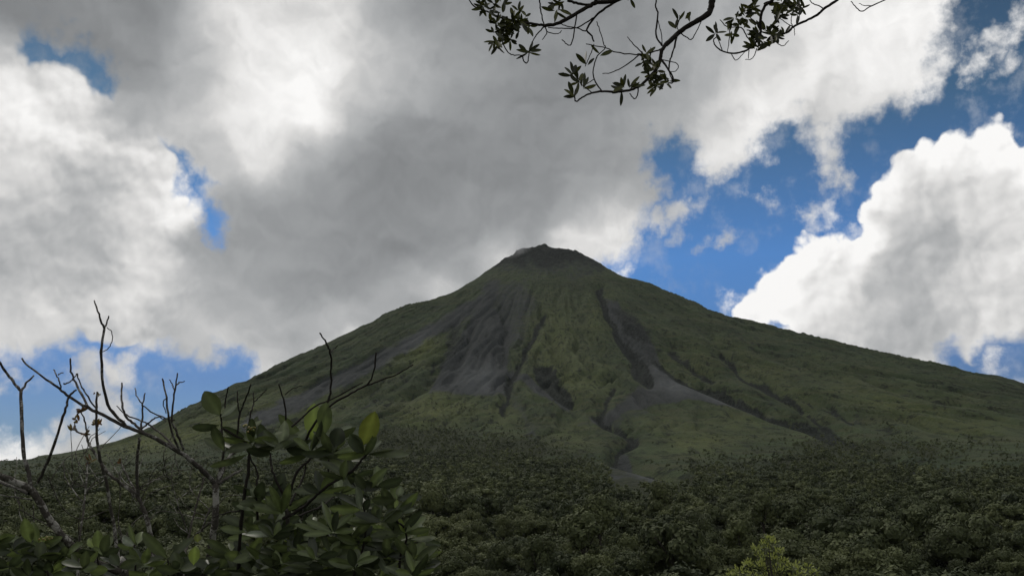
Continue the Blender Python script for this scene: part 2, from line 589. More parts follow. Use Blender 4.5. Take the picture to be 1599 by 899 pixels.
DARK_LINES = [
    ([(849, 492), (835, 520), (818, 550), (806, 575), (792, 605), (788, 640)], 5, 5, 0.8),
    ([(936, 450), (945, 480), (958, 511), (975, 535), (992, 557), (1006, 575), (1014, 592)], 5, 8, 1.0),
    ([(1035, 567), (1060, 586), (1100, 602), (1160, 627), (1210, 647), (1262, 662), (1300, 679)], 3, 6, 1.0),
    ([(1245, 652), (1275, 664), (1298, 676)], 7, 6, 1.0),
    ([(1128, 552), (1163, 585), (1202, 606), (1233, 622), (1265, 641), (1300, 668), (1360, 700), (1440, 728)], 5, 5, 0.8),
    ([(1253, 618), (1290, 632), (1331, 653)], 2.5, 3, 0.7),
    ([(928, 640), (944, 656), (975, 668), (989, 678), (985, 688), (960, 699), (955, 714), (991, 724), (1038, 737), (1088, 749)], 5, 4, 1.0),
    ([(983, 672), (990, 684)], 7, 6, 0.9),
    ([(850, 590), (870, 610), (895, 628)], 9, 7, 0.8),
    ([(840, 570), (862, 580)], 9, 8, 0.9),
    ([(990, 570), (1010, 592)], 9, 6, 0.8),
    ([(960, 600), (945, 625), (938, 645)], 6, 5, 0.7),
    ([(1160, 500), (1170, 530), (1185, 548)], 4, 4, 0.35),
    ([(1060, 480), (1110, 525), (1150, 570)], 5, 5, 0.35),
    ([(690, 565), (668, 600), (640, 620)], 3, 3, 0.5), ([(640, 590), (600, 612), (560, 640)], 3, 3, 0.45), ([(705, 540), (680, 570)], 4, 3, 0.5),
    ([(620, 600), (585, 620)], 3, 2, 0.4), ([(560, 600), (500, 640), (440, 670)], 2.5, 2.5, 0.35),
    ([(1350, 590), (1420, 615), (1500, 628)], 3, 3, 0.4), ([(1400, 650), (1460, 668), (1530, 680)], 3, 3, 0.45), ([(1430, 700), (1500, 720), (1580, 735)], 3, 3, 0.4),
    ([(1190, 545), (1250, 575), (1330, 600)], 3, 3, 0.35), ([(1300, 640), (1380, 668), (1450, 700)], 3, 3, 0.45),
    ([(880, 400), (900, 440), (912, 480), (908, 520)], 6, 6, 0.3), ([(960, 440), (1010, 470), (1040, 500)], 5, 5, 0.35),
    ([(800, 640), (830, 690), (845, 720)], 4, 3, 0.3), ([(716, 505), (700, 540), (672, 580)], 5, 4, 0.55), ([(735, 515), (722, 560), (700, 600)], 3, 3, 0.45), ([(775, 470), (790, 520), (782, 570)], 5, 4, 0.5),
    ([(700, 470), (640, 505), (560, 560)], 4, 3, 0.4), ([(1050, 545), (1085, 575), (1110, 590)], 7, 5, 0.7), ([(1020, 560), (1040, 575)], 6, 5, 0.6), ([(650, 575), (600, 600), (530, 640)], 3, 3, 0.4),
]
ASH_LINES = [
    ([(750, 468), (735, 480), (690, 507), (640, 535), (590, 562), (540, 588), (490, 614), (440, 640), (390, 664)], 12, 16, 0.85),
    ([(700, 500), (650, 520), (600, 545)], 12, 10, 0.5),
    ([(795, 600), (812, 640), (838, 690)], 14, 10, 0.45), ([(700, 600), (730, 625)], 18, 12, 0.3),
    ([(800, 580), (840, 605), (888, 632)], 9, 9, 0.8),
    ([(770, 450), (750, 490), (735, 530)], 20, 22, 0.7),
    ([(1005, 612), (980, 635), (930, 652)], 15, 12, 0.75), ([(1010, 640), (960, 655), (900, 665)], 8, 6, 0.45),
    ([(1180, 632), (1260, 662)], 5, 4, 0.5), ([(1325, 650), (1380, 655)], 8, 6, 0.4),
]
ASH_POLY = [
    ([(735, 500), (770, 480), (800, 515), (792, 560), (797, 600), (772, 616), (720, 612), (668, 612), (688, 570), (705, 540)], 12, 1.0),
    ([(1000, 560), (1018, 550), (1032, 566), (1060, 589), (1100, 605), (1150, 622), (1205, 643), (1190, 646), (1130, 632), (1080, 625), (1030, 628), (985, 642), (962, 640), (985, 622), (1012, 602)], 6, 1.0),
    ([(960, 703), (975, 706), (988, 722), (1030, 737), (1088, 751), (1062, 758), (1000, 757), (957, 756), (950, 742)], 5, 1.0),
    ([(765, 440), (825, 432), (842, 470), (812, 555), (740, 530), (705, 520)], 22, 0.55),
    ([(1190, 800), (1225, 797), (1245, 808), (1210, 816)], 6, 0.7),
    ([(935, 455), (965, 473), (1000, 508), (1022, 533), (1030, 560), (1000, 568), (975, 545), (955, 510)], 8, 0.75),
]
ROCK_POLY = [([(985, 560), (1008, 566), (1018, 590), (1006, 600), (992, 588)], 5, 1.0), ([(835, 570), (870, 572), (872, 598), (888, 605), (900, 632), (878, 628), (850, 605), (833, 590)], 6, 0.85),
             ([(958, 475), (985, 480), (1018, 520), (1024, 545), (1000, 545), (970, 515)], 10, 0.55),
             ([(700, 500), (730, 520), (715, 560), (680, 575)], 12, 0.5)]
SUNLIT_PALE = [(752, 592, 38, 24, 0, 1.0), (1060, 606, 40, 14, 15, 1.0), (1130, 624, 60, 10, 15, .8), (1030, 575, 18, 14, 0, .6), (1020, 745, 60, 14, 8, .8), (680, 640, 65, 30, 0, 0.8), (655, 545, 34, 20, -20, 0.9), (640, 555, 60, 20, -30, 0.4), (865, 545, 45, 70, 0, 0.55), (900, 590, 60, 40, 0, 0.5), (1090, 690, 60, 22, 0, 0.6), (1060, 665, 60, 14, 5, 0.5),  # pale ash, and sunlit slope patches painted in as lighter colour
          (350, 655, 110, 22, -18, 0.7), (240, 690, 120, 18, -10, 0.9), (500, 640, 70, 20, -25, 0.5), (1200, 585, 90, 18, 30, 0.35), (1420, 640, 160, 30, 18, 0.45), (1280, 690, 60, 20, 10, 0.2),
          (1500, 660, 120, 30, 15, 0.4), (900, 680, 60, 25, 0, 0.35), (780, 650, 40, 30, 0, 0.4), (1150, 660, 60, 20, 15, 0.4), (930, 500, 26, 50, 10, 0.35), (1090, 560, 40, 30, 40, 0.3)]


def zones(x, y, z):
    u, v = project(x, y, z)
    n1 = fbm(u / 38, v / 26, 4, 71); n2 = fbm(u / 38, v / 26, 4, 77)
    uu, vv = u + n1 * 11, v + n2 * 9
    ash = np.zeros(u.shape); rock = np.zeros(u.shape); bri = np.zeros(u.shape)
    for pts, w0, w1, a in ASH_LINES: ash = np.maximum(ash, a * line(uu, vv, pts, w0, w1))
    for pts, so, a in ASH_POLY: ash = np.maximum(ash, a * poly(uu, vv, pts, so))
    for pts, w0, w1, a in DARK_LINES: rock = np.maximum(rock, a * line(uu, vv, pts, w0, w1))
    for pts, so, a in ROCK_POLY: rock = np.maximum(rock, a * poly(uu, vv, pts, so))
    for cx, cy, rx, ry, an, a in SUNLIT_PALE: bri = np.maximum(bri, a * ell(uu, vv, cx, cy, rx, ry, an))
    # the bare summit
    ash = np.maximum(ash, 0.55 * sstep(470, 400, v + n1 * 30) * sstep(150, 60, np.abs(u - 848)))
    rock = np.maximum(rock, 0.62 * sstep(440, 400, v + n1 * 34) * sstep(170, 70, np.abs(u - 848)))
    front = sstep(0, 120, DIST + 60 - y)
    return ash * front, rock * front, bri, u, v


def forest_edge(u):
    """picture row where the wood gives way to the open slope"""
    return np.interp(u, [0, 120, 200, 350, 480, 600, 690, 770, 860, 930, 1000, 1100, 1200, 1260, 1340, 1420, 1500, 1600],
                     [768, 762, 752, 742, 728, 688, 684, 692, 722, 750, 764, 748, 740, 716, 712, 728, 742, 744])


xs = axis(-15000, -2650, 2650, 15000, 6.5)
ys_m = axis(420, 420, 4252.5, 16000, 7.5)
ys_g = axis(-250, -10, 420, 420, 8.6, 1.2)
ys_g[-1] = 420


def grid_obj(name, xs, ys, mat, with_zones):
    X, Y = np.meshgrid(xs, ys)
    Z = height(X, Y)
    att = {}
    if with_zones:
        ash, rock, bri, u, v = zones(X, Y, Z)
        carve = np.zeros_like(Z)
        for pts, w0, w1, a in DARK_LINES:
            carve = np.maximum(carve, a * line(u, v, pts, w0 + 4, (w1 or w0) + 4))
        Z = Z - carve * 22 * sstep(0, 120, DIST + 60 - Y)
        wood = sstep(-40, 14, v - forest_edge(u) + tongues(u, v))
        wood = np.where(Y > DIST - 200, 0, wood)
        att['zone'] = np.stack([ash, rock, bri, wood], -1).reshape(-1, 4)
    ny, nx = X.shape
    i = np.arange(ny * nx).reshape(ny, nx)
    fc = np.stack([i[:-1, :-1], i[:-1, 1:], i[1:, 1:], i[1:, :-1]], -1).reshape(-1, 4)
    return mesh_obj(name, np.stack([X, Y, Z], -1).reshape(-1, 3), fc, mat, None, True, att)


def mat_mountain():
    m, t, b, o = material('mountain_slopes')
    geo = t.node('ShaderNodeNewGeometry')
    pos = geo.outputs['Position']
    px_, py_, pz_ = t.sep(pos)
    ddx = px_ - SX; ddy = py_ - DIST
    ph = t.math('ARCTAN2', ddx, 0.0 - ddy)
    r = t.math('SQRT', ddx * ddx + ddy * ddy)
    fall = t.xyz(ph * 900.0, t.math('LOGARITHM', r + 50.0, 2.718) * 260.0, pz_ * 0.15)     # stretched down the fall line
    z = t.attr('zone', 'Color')
    sc = t.node('ShaderNodeSeparateColor'); t.put(sc.inputs[0], z)
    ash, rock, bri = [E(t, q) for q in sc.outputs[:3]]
    wood = t.attr('zone', 'Alpha')
    n_f = t.noise(fall, 0.045, 6.0, 0.66)
    n_ff = t.noise(fall, 0.13, 4.0, 0.62)
    n_m = t.noise(pos, 0.009, 6.0, 0.62)
    n_s = t.noise(pos, 0.05, 6.0, 0.70)
    n_t = t.noise(pos, 0.16, 4.0, 0.7)
    terr = t.noise(t.xyz(px_ * 0.006, py_ * 0.006, pz_ * 0.11), 1.0, 5.0, 0.65)
    g = t.mix((n_m * 2.0 - 0.5 + (n_f - 0.5) * 1.6).clamp(), (0.018, 0.031, 0.016), (0.055, 0.076, 0.034))
    g = t.mix(((terr - 0.5) * 5.0 + 0.3).clamp() * 0.62, g, (0.062, 0.063, 0.034))
    g = t.mix((bri * (0.9 + (n_s - 0.5) * 3.0 + (n_f - 0.5) * 1.5)).clamp(), g, (0.108, 0.124, 0.044))  # sunlit patches painted into the grass colour
    dk = t.smooth(n_s + (n_ff - 0.5) * 1.0 + (n_t - 0.5) * 0.5, 0.50, 0.70)
    g = t.mix(dk * 0.85, g, (0.008, 0.012, 0.007))
    lt = t.smooth(n_t + (n_s - 0.5) * 0.6, 0.56, 0.75)
    g = t.mix(lt * 0.35, g, (0.090, 0.102, 0.048))
    am = t.smooth(ash + (n_f - 0.5) * 0.6 + (n_s - 0.5) * 0.6, 0.27, 0.66)
    ac = t.mix((n_f * 1.8 - 0.4).clamp(), (0.021, 0.0245, 0.025), (0.050, 0.054, 0.057))
    ac = t.mix(t.smooth(n_t, 0.5, 0.75) * 0.5, ac, (0.070, 0.070, 0.072))
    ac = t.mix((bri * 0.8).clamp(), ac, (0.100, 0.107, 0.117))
    g = t.mix(am * 0.92, g, ac)
    rm = t.smooth(rock + (n_s - 0.5) * 1.0, 0.26, 0.62)
    g = t.mix(rm * 0.95, g, t.mix(t.smooth(n_t, 0.4, 0.7), (0.005, 0.008, 0.006), (0.025, 0.030, 0.027)))
    wd = t.smooth(wood + (n_s - 0.5) * 0.9 + (n_m - 0.5) * 0.8, 0.3, 0.8)
    g = t.mix(wd * 0.9, g, t.mix(t.smooth(n_t, 0.35, 0.7), (0.014, 0.018, 0.009), (0.052, 0.060, 0.028)))
    t.put(b.inputs['Base Color'], g)
    b.inputs['Roughness'].default_value = 0.95
    b.inputs['Specular IOR Level'].default_value = 0.15
    bump = t.node('ShaderNodeBump')
    bump.inputs['Strength'].default_value = 0.9
    bump.inputs['Distance'].default_value = 11.0
    t.put(bump.inputs['Height'], n_s + n_f * 0.7 + n_t * 0.3)
    t.put(b.inputs['Normal'], bump.outputs[0])
    return m


def mat_ground():
    m, t, b, o = material('forest_floor')
    pos = t.node('ShaderNodeNewGeometry').outputs['Position']
    n1 = t.noise(pos, 0.08, 6.0, 0.6)
    n2 = t.noise(pos, 1.5, 6.0, 0.65)
    g = t.mix(n1, (0.014, 0.019, 0.009), (0.036, 0.044, 0.019))
    g = t.mix(t.smooth(n2, 0.5, 0.7) * 0.3, g, (0.040, 0.034, 0.020))
    t.put(b.inputs['Base Color'], g)
    b.inputs['Roughness'].default_value = 0.95
    b.inputs['Specular IOR Level'].default_value = 0.15
    bump = t.node('ShaderNodeBump'); bump.inputs['Distance'].default_value = 0.3
    t.put(bump.inputs['Height'], n2); t.put(b.inputs['Normal'], bump.outputs[0])
    return m


M_MTN, M_GND = mat_mountain(), mat_ground()
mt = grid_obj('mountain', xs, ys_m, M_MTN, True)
tag(mt, 'broad grassy volcano cone with grey ash chutes and dark gullies', 'volcano', kind='structure')
gd = grid_obj('ground', xs[::3], ys_g, M_GND, False)
tag(gd, 'valley floor falling from the lookout and rising to the foot of the volcano', 'ground', kind='structure')


# ------------------------------------------------------------------ vegetation tools
def ico(sub=1):
    import bmesh
    bm = bmesh.new()
    bmesh.ops.create_icosphere(bm, subdivisions=sub, radius=1)
    v = np.array([p.co for p in bm.verts]); f = np.array([[q.index for q in p.verts] for p in bm.faces])
    bm.free()
    return v, f


def cards(pos, nrm, size, rg, tilt=0.34, aspect=0.6):
    """small leaf-spray quads lying roughly on a surface"""
    n = len(pos)
    nn = nrm + rg.normal(0, tilt, (n, 3))
    nn /= np.linalg.norm(nn, axis=1)[:, None] + 1e-9
    ref = rg.normal(0, 1, (n, 3))
    a = np.cross(nn, ref); a /= np.linalg.norm(a, axis=1)[:, None] + 1e-9
    b = np.cross(nn, a)
    s = (size * rg.uniform(0.6, 1.4, n))[:, None]
    a = a * s; b = b * s * aspect
    v = np.stack([pos - a, pos - b * 0.9 + nn * s * .12, pos + a, pos + b], 1).reshape(-1, 3)
    return v, np.arange(n * 4).reshape(n, 4)


def crown_mesh(rg, rad, hgt, lobes, ncards, csize, core_sub=1, flat=1.0, tilt=0.34):
    """verts, faces(list of arrays) of a crown whose base sits at z=0; uneven lobes, cards outside, gaps between"""
    V, F3, F4, off = [], [], [], 0
    iv, ifc = ico(core_sub)
    cents = []
    for i in range(lobes):
        a = rg.uniform(0, 2 * math.pi); q = math.sqrt(rg.uniform(0, 1)) * 0.68
        zc = hgt * rg.uniform(0.25, 0.85) * (1 - 0.35 * q)
        if i == 0: q, zc = 0.1, hgt * 0.72
        c = np.array([math.cos(a) * q * rad, math.sin(a) * q * rad, zc])
        rr = rad * rg.uniform(0.28, 0.50) * (1 if i else 1.15)
        cents.append((c, rr))
        nv = iv * (rr * 0.72 * (1 + 0.22 * rg.normal(0, 1, (len(iv), 1)).clip(-1, 1))) * np.array([1, 1, 0.8 * flat])
        V.append(nv + c); F3.append(ifc + off); off += len(iv)
        m = max(4, int(ncards / lobes))
        d = rg.normal(0, 1, (m, 3)); d /= np.linalg.norm(d, axis=1)[:, None]
        d[:, 2] = np.where(d[:, 2] < -0.35, -d[:, 2], d[:, 2])
        p = c + d * rr * rg.uniform(0.66, 1.22, (m, 1)) * np.array([1, 1, 0.8 * flat])
        cv, cf = cards(p, d, csize, rg, tilt)
        V.append(cv); F4.append(cf + off); off += len(cv)
    return np.concatenate(V), np.concatenate(F3), np.concatenate(F4)


def build_mixed(name, V, F3, F4, mat, parent=None, attrs=None, smooth=False):
    flat = np.concatenate([F3.ravel(), F4.ravel()])
    sizes = np.concatenate([np.full(len(F3), 3), np.full(len(F4), 4)])
    return mesh_obj(name, V, flat, mat, parent, smooth, attrs, sizes)


def catmull(pts, n=5):
    p = np.asarray(pts, float)
    if len(p) < 3:
        return np.array([p[0] + (p[-1] - p[0]) * k / n for k in range(n + 1)])
    q = np.concatenate([[2 * p[0] - p[1]], p, [2 * p[-1] - p[-2]]])
    out_ = []
    for i in range(1, len(q) - 2):
        for k in range(n):
            s = k / n
            out_.append(0.5 * (2 * q[i] + (q[i + 1] - q[i - 1]) * s + (2 * q[i - 1] - 5 * q[i] + 4 * q[i + 1] - q[i + 2]) * s * s
                               + (3 * q[i] - q[i - 1] - 3 * q[i + 1] + q[i + 2]) * s ** 3))
    out_.append(p[-1])
    return np.array(out_)


class Tubes:
    def __init__(self): self.V, self.F, self.n = [], [], 0

    def add(self, pts, radii, sides=7, knob=0.0, rg=rng):
        p = np.asarray(pts, float); r = np.asarray(radii, float) * np.ones(len(p))
        if knob: r = r * (1 + knob * rg.normal(0, 1, len(p)).clip(-1.2, 1.6))
        tg = np.gradient(p, axis=0); tg /= np.linalg.norm(tg, axis=1)[:, None] + 1e-9
        u = np.cross(tg[0], [0.3, 0.9, 0.31]); u /= np.linalg.norm(u)
        rings = []
        for i in range(len(p)):
            u = u - tg[i] * np.dot(u, tg[i]); u /= np.linalg.norm(u) + 1e-9
            w_ = np.cross(tg[i], u)
            a = np.linspace(0, 2 * math.pi, sides, endpoint=False)
            rings.append(p[i] + r[i] * (np.cos(a)[:, None] * u + np.sin(a)[:, None] * w_))
        V = np.concatenate(rings + [[p[-1] + tg[-1] * r[-1] * 0.8]])
        F = []
        for i in range(len(p) - 1):
            for k in range(sides):
                a_, b_ = i * sides + k, i * sides + (k + 1) % sides
                F.append((a_, b_, b_ + sides, a_ + sides))
        e = (len(p) - 1) * sides
        for k in range(0, sides):
            F.append((e + k, e + (k + 1) % sides, len(V) - 1, len(V) - 1))
        F = np.array(F)
        self.V.append(V); self.F.append(F + self.n); self.n += len(V)

    def build(self, name, mat, parent=None):
        V = np.concatenate(self.V); F = np.concatenate(self.F)
        tri = F[:, 2] == F[:, 3]
        flat = np.concatenate([F[~tri].ravel(), F[tri][:, :3].ravel()])
        sizes = np.concatenate([np.full((~tri).sum(), 4), np.full(tri.sum(), 3)])
        return mesh_obj(name, V, flat, mat, parent, True, None, sizes)


class Leaves:
    def __init__(self): self.V, self.F, self.C, self.n = [], [], [], 0

    def add(self, base, tip, width, roll=0.0, col=(0.04, 0.05, 0.02), curl=0.12, fold=0.12, rg=rng, obov=1.0):
        base = np.asarray(base, float); tip = np.asarray(tip, float)
        ax = tip - base; L = np.linalg.norm(ax) + 1e-9; ax = ax / L
        view = -base / (np.linalg.norm(base) + 1e-9)
        sd = np.cross(ax, view); s_ = np.linalg.norm(sd)
        sd = sd / s_ if s_ > 1e-3 else np.array([1.0, 0, 0])
        nr = np.cross(sd, ax)
        c, s = math.cos(roll), math.sin(roll)
        sd, nr = sd * c + nr * s, nr * c - sd * s
        ts = np.array([0, 0.07, 0.2, 0.38, 0.55, 0.72, 0.86, 0.95, 1.0])
        wd = np.where(ts < 0.06, 0.05, (np.clip(ts - 0.04, 0, 1) ** (0.85 * obov)) * (1 - ts) ** 0.72)
        wd = wd / wd.max(); wd[-1] = 0.02; wd[0] = 0.05; wd[1] = max(wd[1], 0.07)
        V = []
        for t_, w_ in zip(ts, wd):
            cpt = base + ax * L * t_ + nr * (-curl * L * (t_ ** 2) + curl * L * t_ * 0.4)
            hw = width * 0.5 * w_
            lift = nr * hw * fold * 2 + nr * width * 0.03 * math.sin(t_ * 9 + roll * 7)
            V += [cpt - sd * hw + lift, cpt - sd * hw * 0.5 + lift * 0.45, cpt, cpt + sd * hw * 0.5 + lift * 0.45, cpt + sd * hw + lift]
        k = len(ts)
        F = [(i * 5 + j, i * 5 + j + 1, i * 5 + j + 6, i * 5 + j + 5) for i in range(k - 1) for j in range(4)]
        self.V.append(np.array(V)); self.F.append(np.array(F) + self.n); self.n += k * 5
        self.C.append(np.array(col)[None] * np.tile(np.array([0.88, 1.0, 1.42, 1.0, 0.88])[:, None], (k, 1)) * np.repeat(np.linspace(1.08, 0.92, k), 5)[:, None])

    def build(self, name, mat, parent=None):
        return mesh_obj(name, np.concatenate(self.V), np.concatenate(self.F), mat, parent, True, {'leaf': np.concatenate(self.C)})


# ------------------------------------------------------------------ vegetation materials
def mat_leaf(name, trans=0.3, rough=0.42, spec=0.45, source='attr'):
    m, t, b, o = material(name)
    pos = t.node('ShaderNodeNewGeometry').outputs['Position']
    n = t.noise(pos, 55.0, 3.0, 0.5)
    c = t.attr('leaf', 'Color')
    hs = t.node('ShaderNodeHueSaturation')
    t.put(hs.inputs['Color'], c); t.put(hs.inputs['Value'], n * 0.7 + 0.65)
    t.put(b.inputs['Base Color'], hs.outputs[0])
    b.inputs['Roughness'].default_value = rough
    b.inputs['Specular IOR Level'].default_value = spec
    tr = t.node('ShaderNodeBsdfTranslucent')
    h2 = t.node('ShaderNodeHueSaturation')
    t.put(h2.inputs['Color'], hs.outputs[0]); h2.inputs['Value'].default_value = 1.3; h2.inputs['Saturation'].default_value = 1.15
    t.put(tr.inputs['Color'], h2.outputs[0])
    mx = t.node('ShaderNodeMixShader'); mx.inputs[0].default_value = trans
    m.node_tree.links.new(b.outputs[0], mx.inputs[1]); m.node_tree.links.new(tr.outputs[0], mx.inputs[2])
    m.node_tree.links.new(mx.outputs[0], o.inputs['Surface'])
    return m


def mat_bark(name, dark, light, lichen, amount, scale=60.0):
    m, t, b, o = material(name)
    pos = t.node('ShaderNodeNewGeometry').outputs['Position']
    n1 = t.noise(pos, scale * 2.2, 5.0, 0.65)
    n2 = t.noise(pos, scale * 0.45, 4.0, 0.6)
    g = t.mix(n1, dark, light)
    g = t.mix(t.smooth(n2 + (n1 - 0.5) * 0.5, 0.66 - amount * 0.3, 0.76 - amount * 0.3) * 0.9, g, lichen)
    t.put(b.inputs['Base Color'], g)
    b.inputs['Roughness'].default_value = 0.9
    b.inputs['Specular IOR Level'].default_value = 0.2
    bump = t.node('ShaderNodeBump'); bump.inputs['Distance'].default_value = 0.004
    t.put(bump.inputs['Height'], n1); t.put(b.inputs['Normal'], bump.outputs[0])
    return m


def mat_crown(name, source):
    m, t, b, o = material(name)
    pos = t.node('ShaderNodeNewGeometry').outputs['Position']
    n = t.noise(pos, 0.55, 4.0, 0.6)
    big = t.noise(pos, 0.014, 4.0, 0.6)
    if source == 'object':
        rnd = E(t, t.node('ShaderNodeObjectInfo').outputs['Random'])
    else:
        rnd = t.attr('tint')
    g = t.mix(rnd, (0.032, 0.043, 0.018), (0.108, 0.124, 0.050))
    g = t.mix(t.smooth(n, 0.42, 0.72) * 0.45, g, (0.130, 0.146, 0.062))
    g = t.mix(t.smooth(big, 0.45, 0.62) * 0.6, g, (0.017, 0.025, 0.011))
    g = t.mix(t.smooth(1.0 - big, 0.52, 0.68) * 0.4, g, (0.120, 0.132, 0.055))
    t.put(b.inputs['Base Color'], g)
    b.inputs['Roughness'].default_value = 0.7
    b.inputs['Specular IOR Level'].default_value = 0.2
    return m


M_LEAF = mat_leaf('glossy_leaf', 0.28)
M_LEAF_TOP = mat_leaf('canopy_leaf', 0.16, 0.5, 0.3)
M_LEAF_FAR = mat_leaf('sapling_leaf', 0.3, 0.5, 0.3)
M_BARK = mat_bark('lichen_bark', (0.030, 0.026, 0.022), (0.095, 0.086, 0.076), (0.28, 0.27, 0.25), 0.42)
M_BARK_PALE = mat_bark('pale_lichen_bark', (0.03, 0.026, 0.02), (0.10, 0.09, 0.078), (0.32, 0.31, 0.28), 0.52)
M_BARK_DARK = mat_bark('dark_bark', (0.012, 0.010, 0.009), (0.032, 0.027, 0.022), (0.10, 0.095, 0.085), 0.0)
M_TRUNK = mat_bark('forest_bark', (0.03, 0.026, 0.02), (0.09, 0.08, 0.065), (0.2, 0.19, 0.17), 0.2, 2.0)
M_CROWN = mat_crown('forest_crown', 'object')
M_CROWN_MASS = mat_crown('forest_crown_mass', 'attr')


# ------------------------------------------------------------------ the wood at the mountain's foot
def wood_points():
    pts = []
    y = 150.0
    while y < 2500:
        s = 5.4 if y < 420 else min(5.4 + (y - 420) * 0.0042, 8.8)
        half = 0.60 * y + 25
        n = int(2 * half / s)
        x = rng.uniform(-half, half, n)
        yy = y + rng.uniform(-1.5, 1.5, n) * s
        pts.append(np.stack([x, yy], 1))
        y += s * 0.92
    p = np.concatenate(pts)
    z = height(p[:, 0], p[:, 1])
    u, v = project(p[:, 0], p[:, 1], z)
    nz = tongues(u, v)
    prob = sstep(-48, 6, v - forest_edge(u) + nz)
    n2 = fbm(p[:, 0] / 60, p[:, 1] / 60, 3, 131)
    scrub = 0.75 * sstep(-85, -20, v - forest_edge(u) + nz) * sstep(-0.02, 0.22, n2)
    extra = np.maximum.reduce([ell(u, v, 1340, 708, 75, 20, 12), ell(u, v, 1290, 690, 35, 12, 0) * 0.8, ell(u, v, 1180, 700, 30, 12, 0) * 0.5, ell(u, v, 1125, 685, 20, 10) * .4])
    prob = np.maximum(np.maximum(prob, scrub), extra * 0.75)
    ash, rock, _b, _u, _v = zones(p[:, 0], p[:, 1], z)
    open_ = np.maximum(sstep(0.3, 0.6, ash) * np.where(v < 770, 1, 0.8), sstep(0.35, 0.6, rock) * 0.9)
    open_ = np.maximum(open_, 0.95 * poly(u + nz * 0.35, v + nz * 0.12, [(945, 700), (985, 705), (1040, 735), (1100, 750), (1075, 776), (1000, 782), (955, 776)], 14))
    prob = prob * (1 - open_)
    keep = rng.uniform(0, 1, len(p)) < prob
    size = np.clip(rng.lognormal(-0.12, 0.45, len(p)) * (1.0 + 0.6 * fbm(p[:, 0] / 40, p[:, 1] / 40, 2, 141)), 0.4, 2.1) * (0.55 + 0.45 * sstep(-50, 45, v - forest_edge(u)))
    return p[keep], z[keep], u[keep], v[keep], size[keep]


wp, wz_, wu, wv, wsz = wood_points()
rgc = np.random.default_rng(3)
KINDS = [  # radius, crown height, lobes, cards, card size, flatness, trunk clear of branches
    (3.2, 4.6, 12, 3000, 0.22, 1.0, 2.6, 'rounded'), (3.9, 3.6, 13, 3200, 0.23, 0.75, 3.2, 'spreading'), (2.6, 5.8, 12, 2600, 0.21, 1.2, 2.4, 'tall'),
    (3.4, 4.2, 10, 2400, 0.26, 0.9, 3.0, 'ragged'), (3.0, 3.8, 14, 3000, 0.20, 1.0, 2.2, 'dense'), (4.2, 4.4, 15, 3600, 0.23, 0.85, 3.4, 'broad')]
crowns, trunks = [], []
for (rad, hg, lb, nc, cs, fl, tr, nm) in KINDS:
    crowns.append(crown_mesh(rgc, rad, hg, lb, nc, cs, 2, fl))
    tb = Tubes()
    tb.add(catmull([(0, 0, -1.5), (0.1, 0.05, tr * 0.5), (0.0, 0.12, tr), (0.15, 0.0, tr + hg * 0.6)], 3), np.linspace(0.2, 0.08, 10), 6)
    for k in range(4):
        a = rgc.uniform(0, 6.28)
        tb.add(catmull([(0, 0.1, tr * 0.8), (math.cos(a) * rad * 0.3, math.sin(a) * rad * 0.3, tr + hg * 0.25), (math.cos(a) * rad * 0.6, math.sin(a) * rad * 0.6, tr + hg * 0.5)], 3), np.linspace(0.09, 0.03, 7), 5)
    trunks.append(tb)

dd_ = np.hypot(wp[:, 0], wp[:, 1])
seen = (wv + 0 < 915 + 30) & (wu > -10) & (wu < 1610) & (wv > 600)
order = np.argsort(np.where(seen, dd_ / np.maximum(wsz, 0.6), 1e9))
near = set(order[:296].tolist())


def zone_words(u, v):
    if u < 330: return 'behind the bare lichen stems at lower left'
    if u < 700: return 'behind the leafy glossy shrub'
    if u < 1130: return 'in the open middle of the wood'
    if u < 1290: return 'around the bright yellow-green sapling'
    return 'in the lower right corner of the wood'


protos = {}
for j, i in enumerate(sorted(near, key=lambda q: dd_[q])):
    kd = int(rng.integers(0, len(KINDS)))
    rad, hg, lb, nc, cs, fl, tr, nm = KINDS[kd]
    s = float(wsz[i]) * float(rng.choice([0.75, 0.95, 1.1, 1.5], p=[0.25, 0.4, 0.25, 0.1]))
    root = empty('forest_tree', (float(wp[i, 0]), float(wp[i, 1]), float(wz_[i])),
                 f'{nm} dark green forest tree {zone_words(wu[i], wv[i])}', 'tree', f'{nm} forest trees {zone_words(wu[i], wv[i])}')
    root.rotation_euler = (0, 0, float(rng.uniform(0, 6.28)))
    root.scale = (s, s, s * float(rng.uniform(0.85, 1.15)))
    if kd not in protos:
        V, f3, f4 = crowns[kd]
        c = build_mixed('crown', V + np.array([0, 0, tr * 0.8]), f3, f4, M_CROWN, root)
        k = trunks[kd].build('trunk', M_TRUNK, root)
        protos[kd] = (c, k)
    else:
        for src in protos[kd]:
            c = src.copy(); COL.objects.link(c); c.parent = root

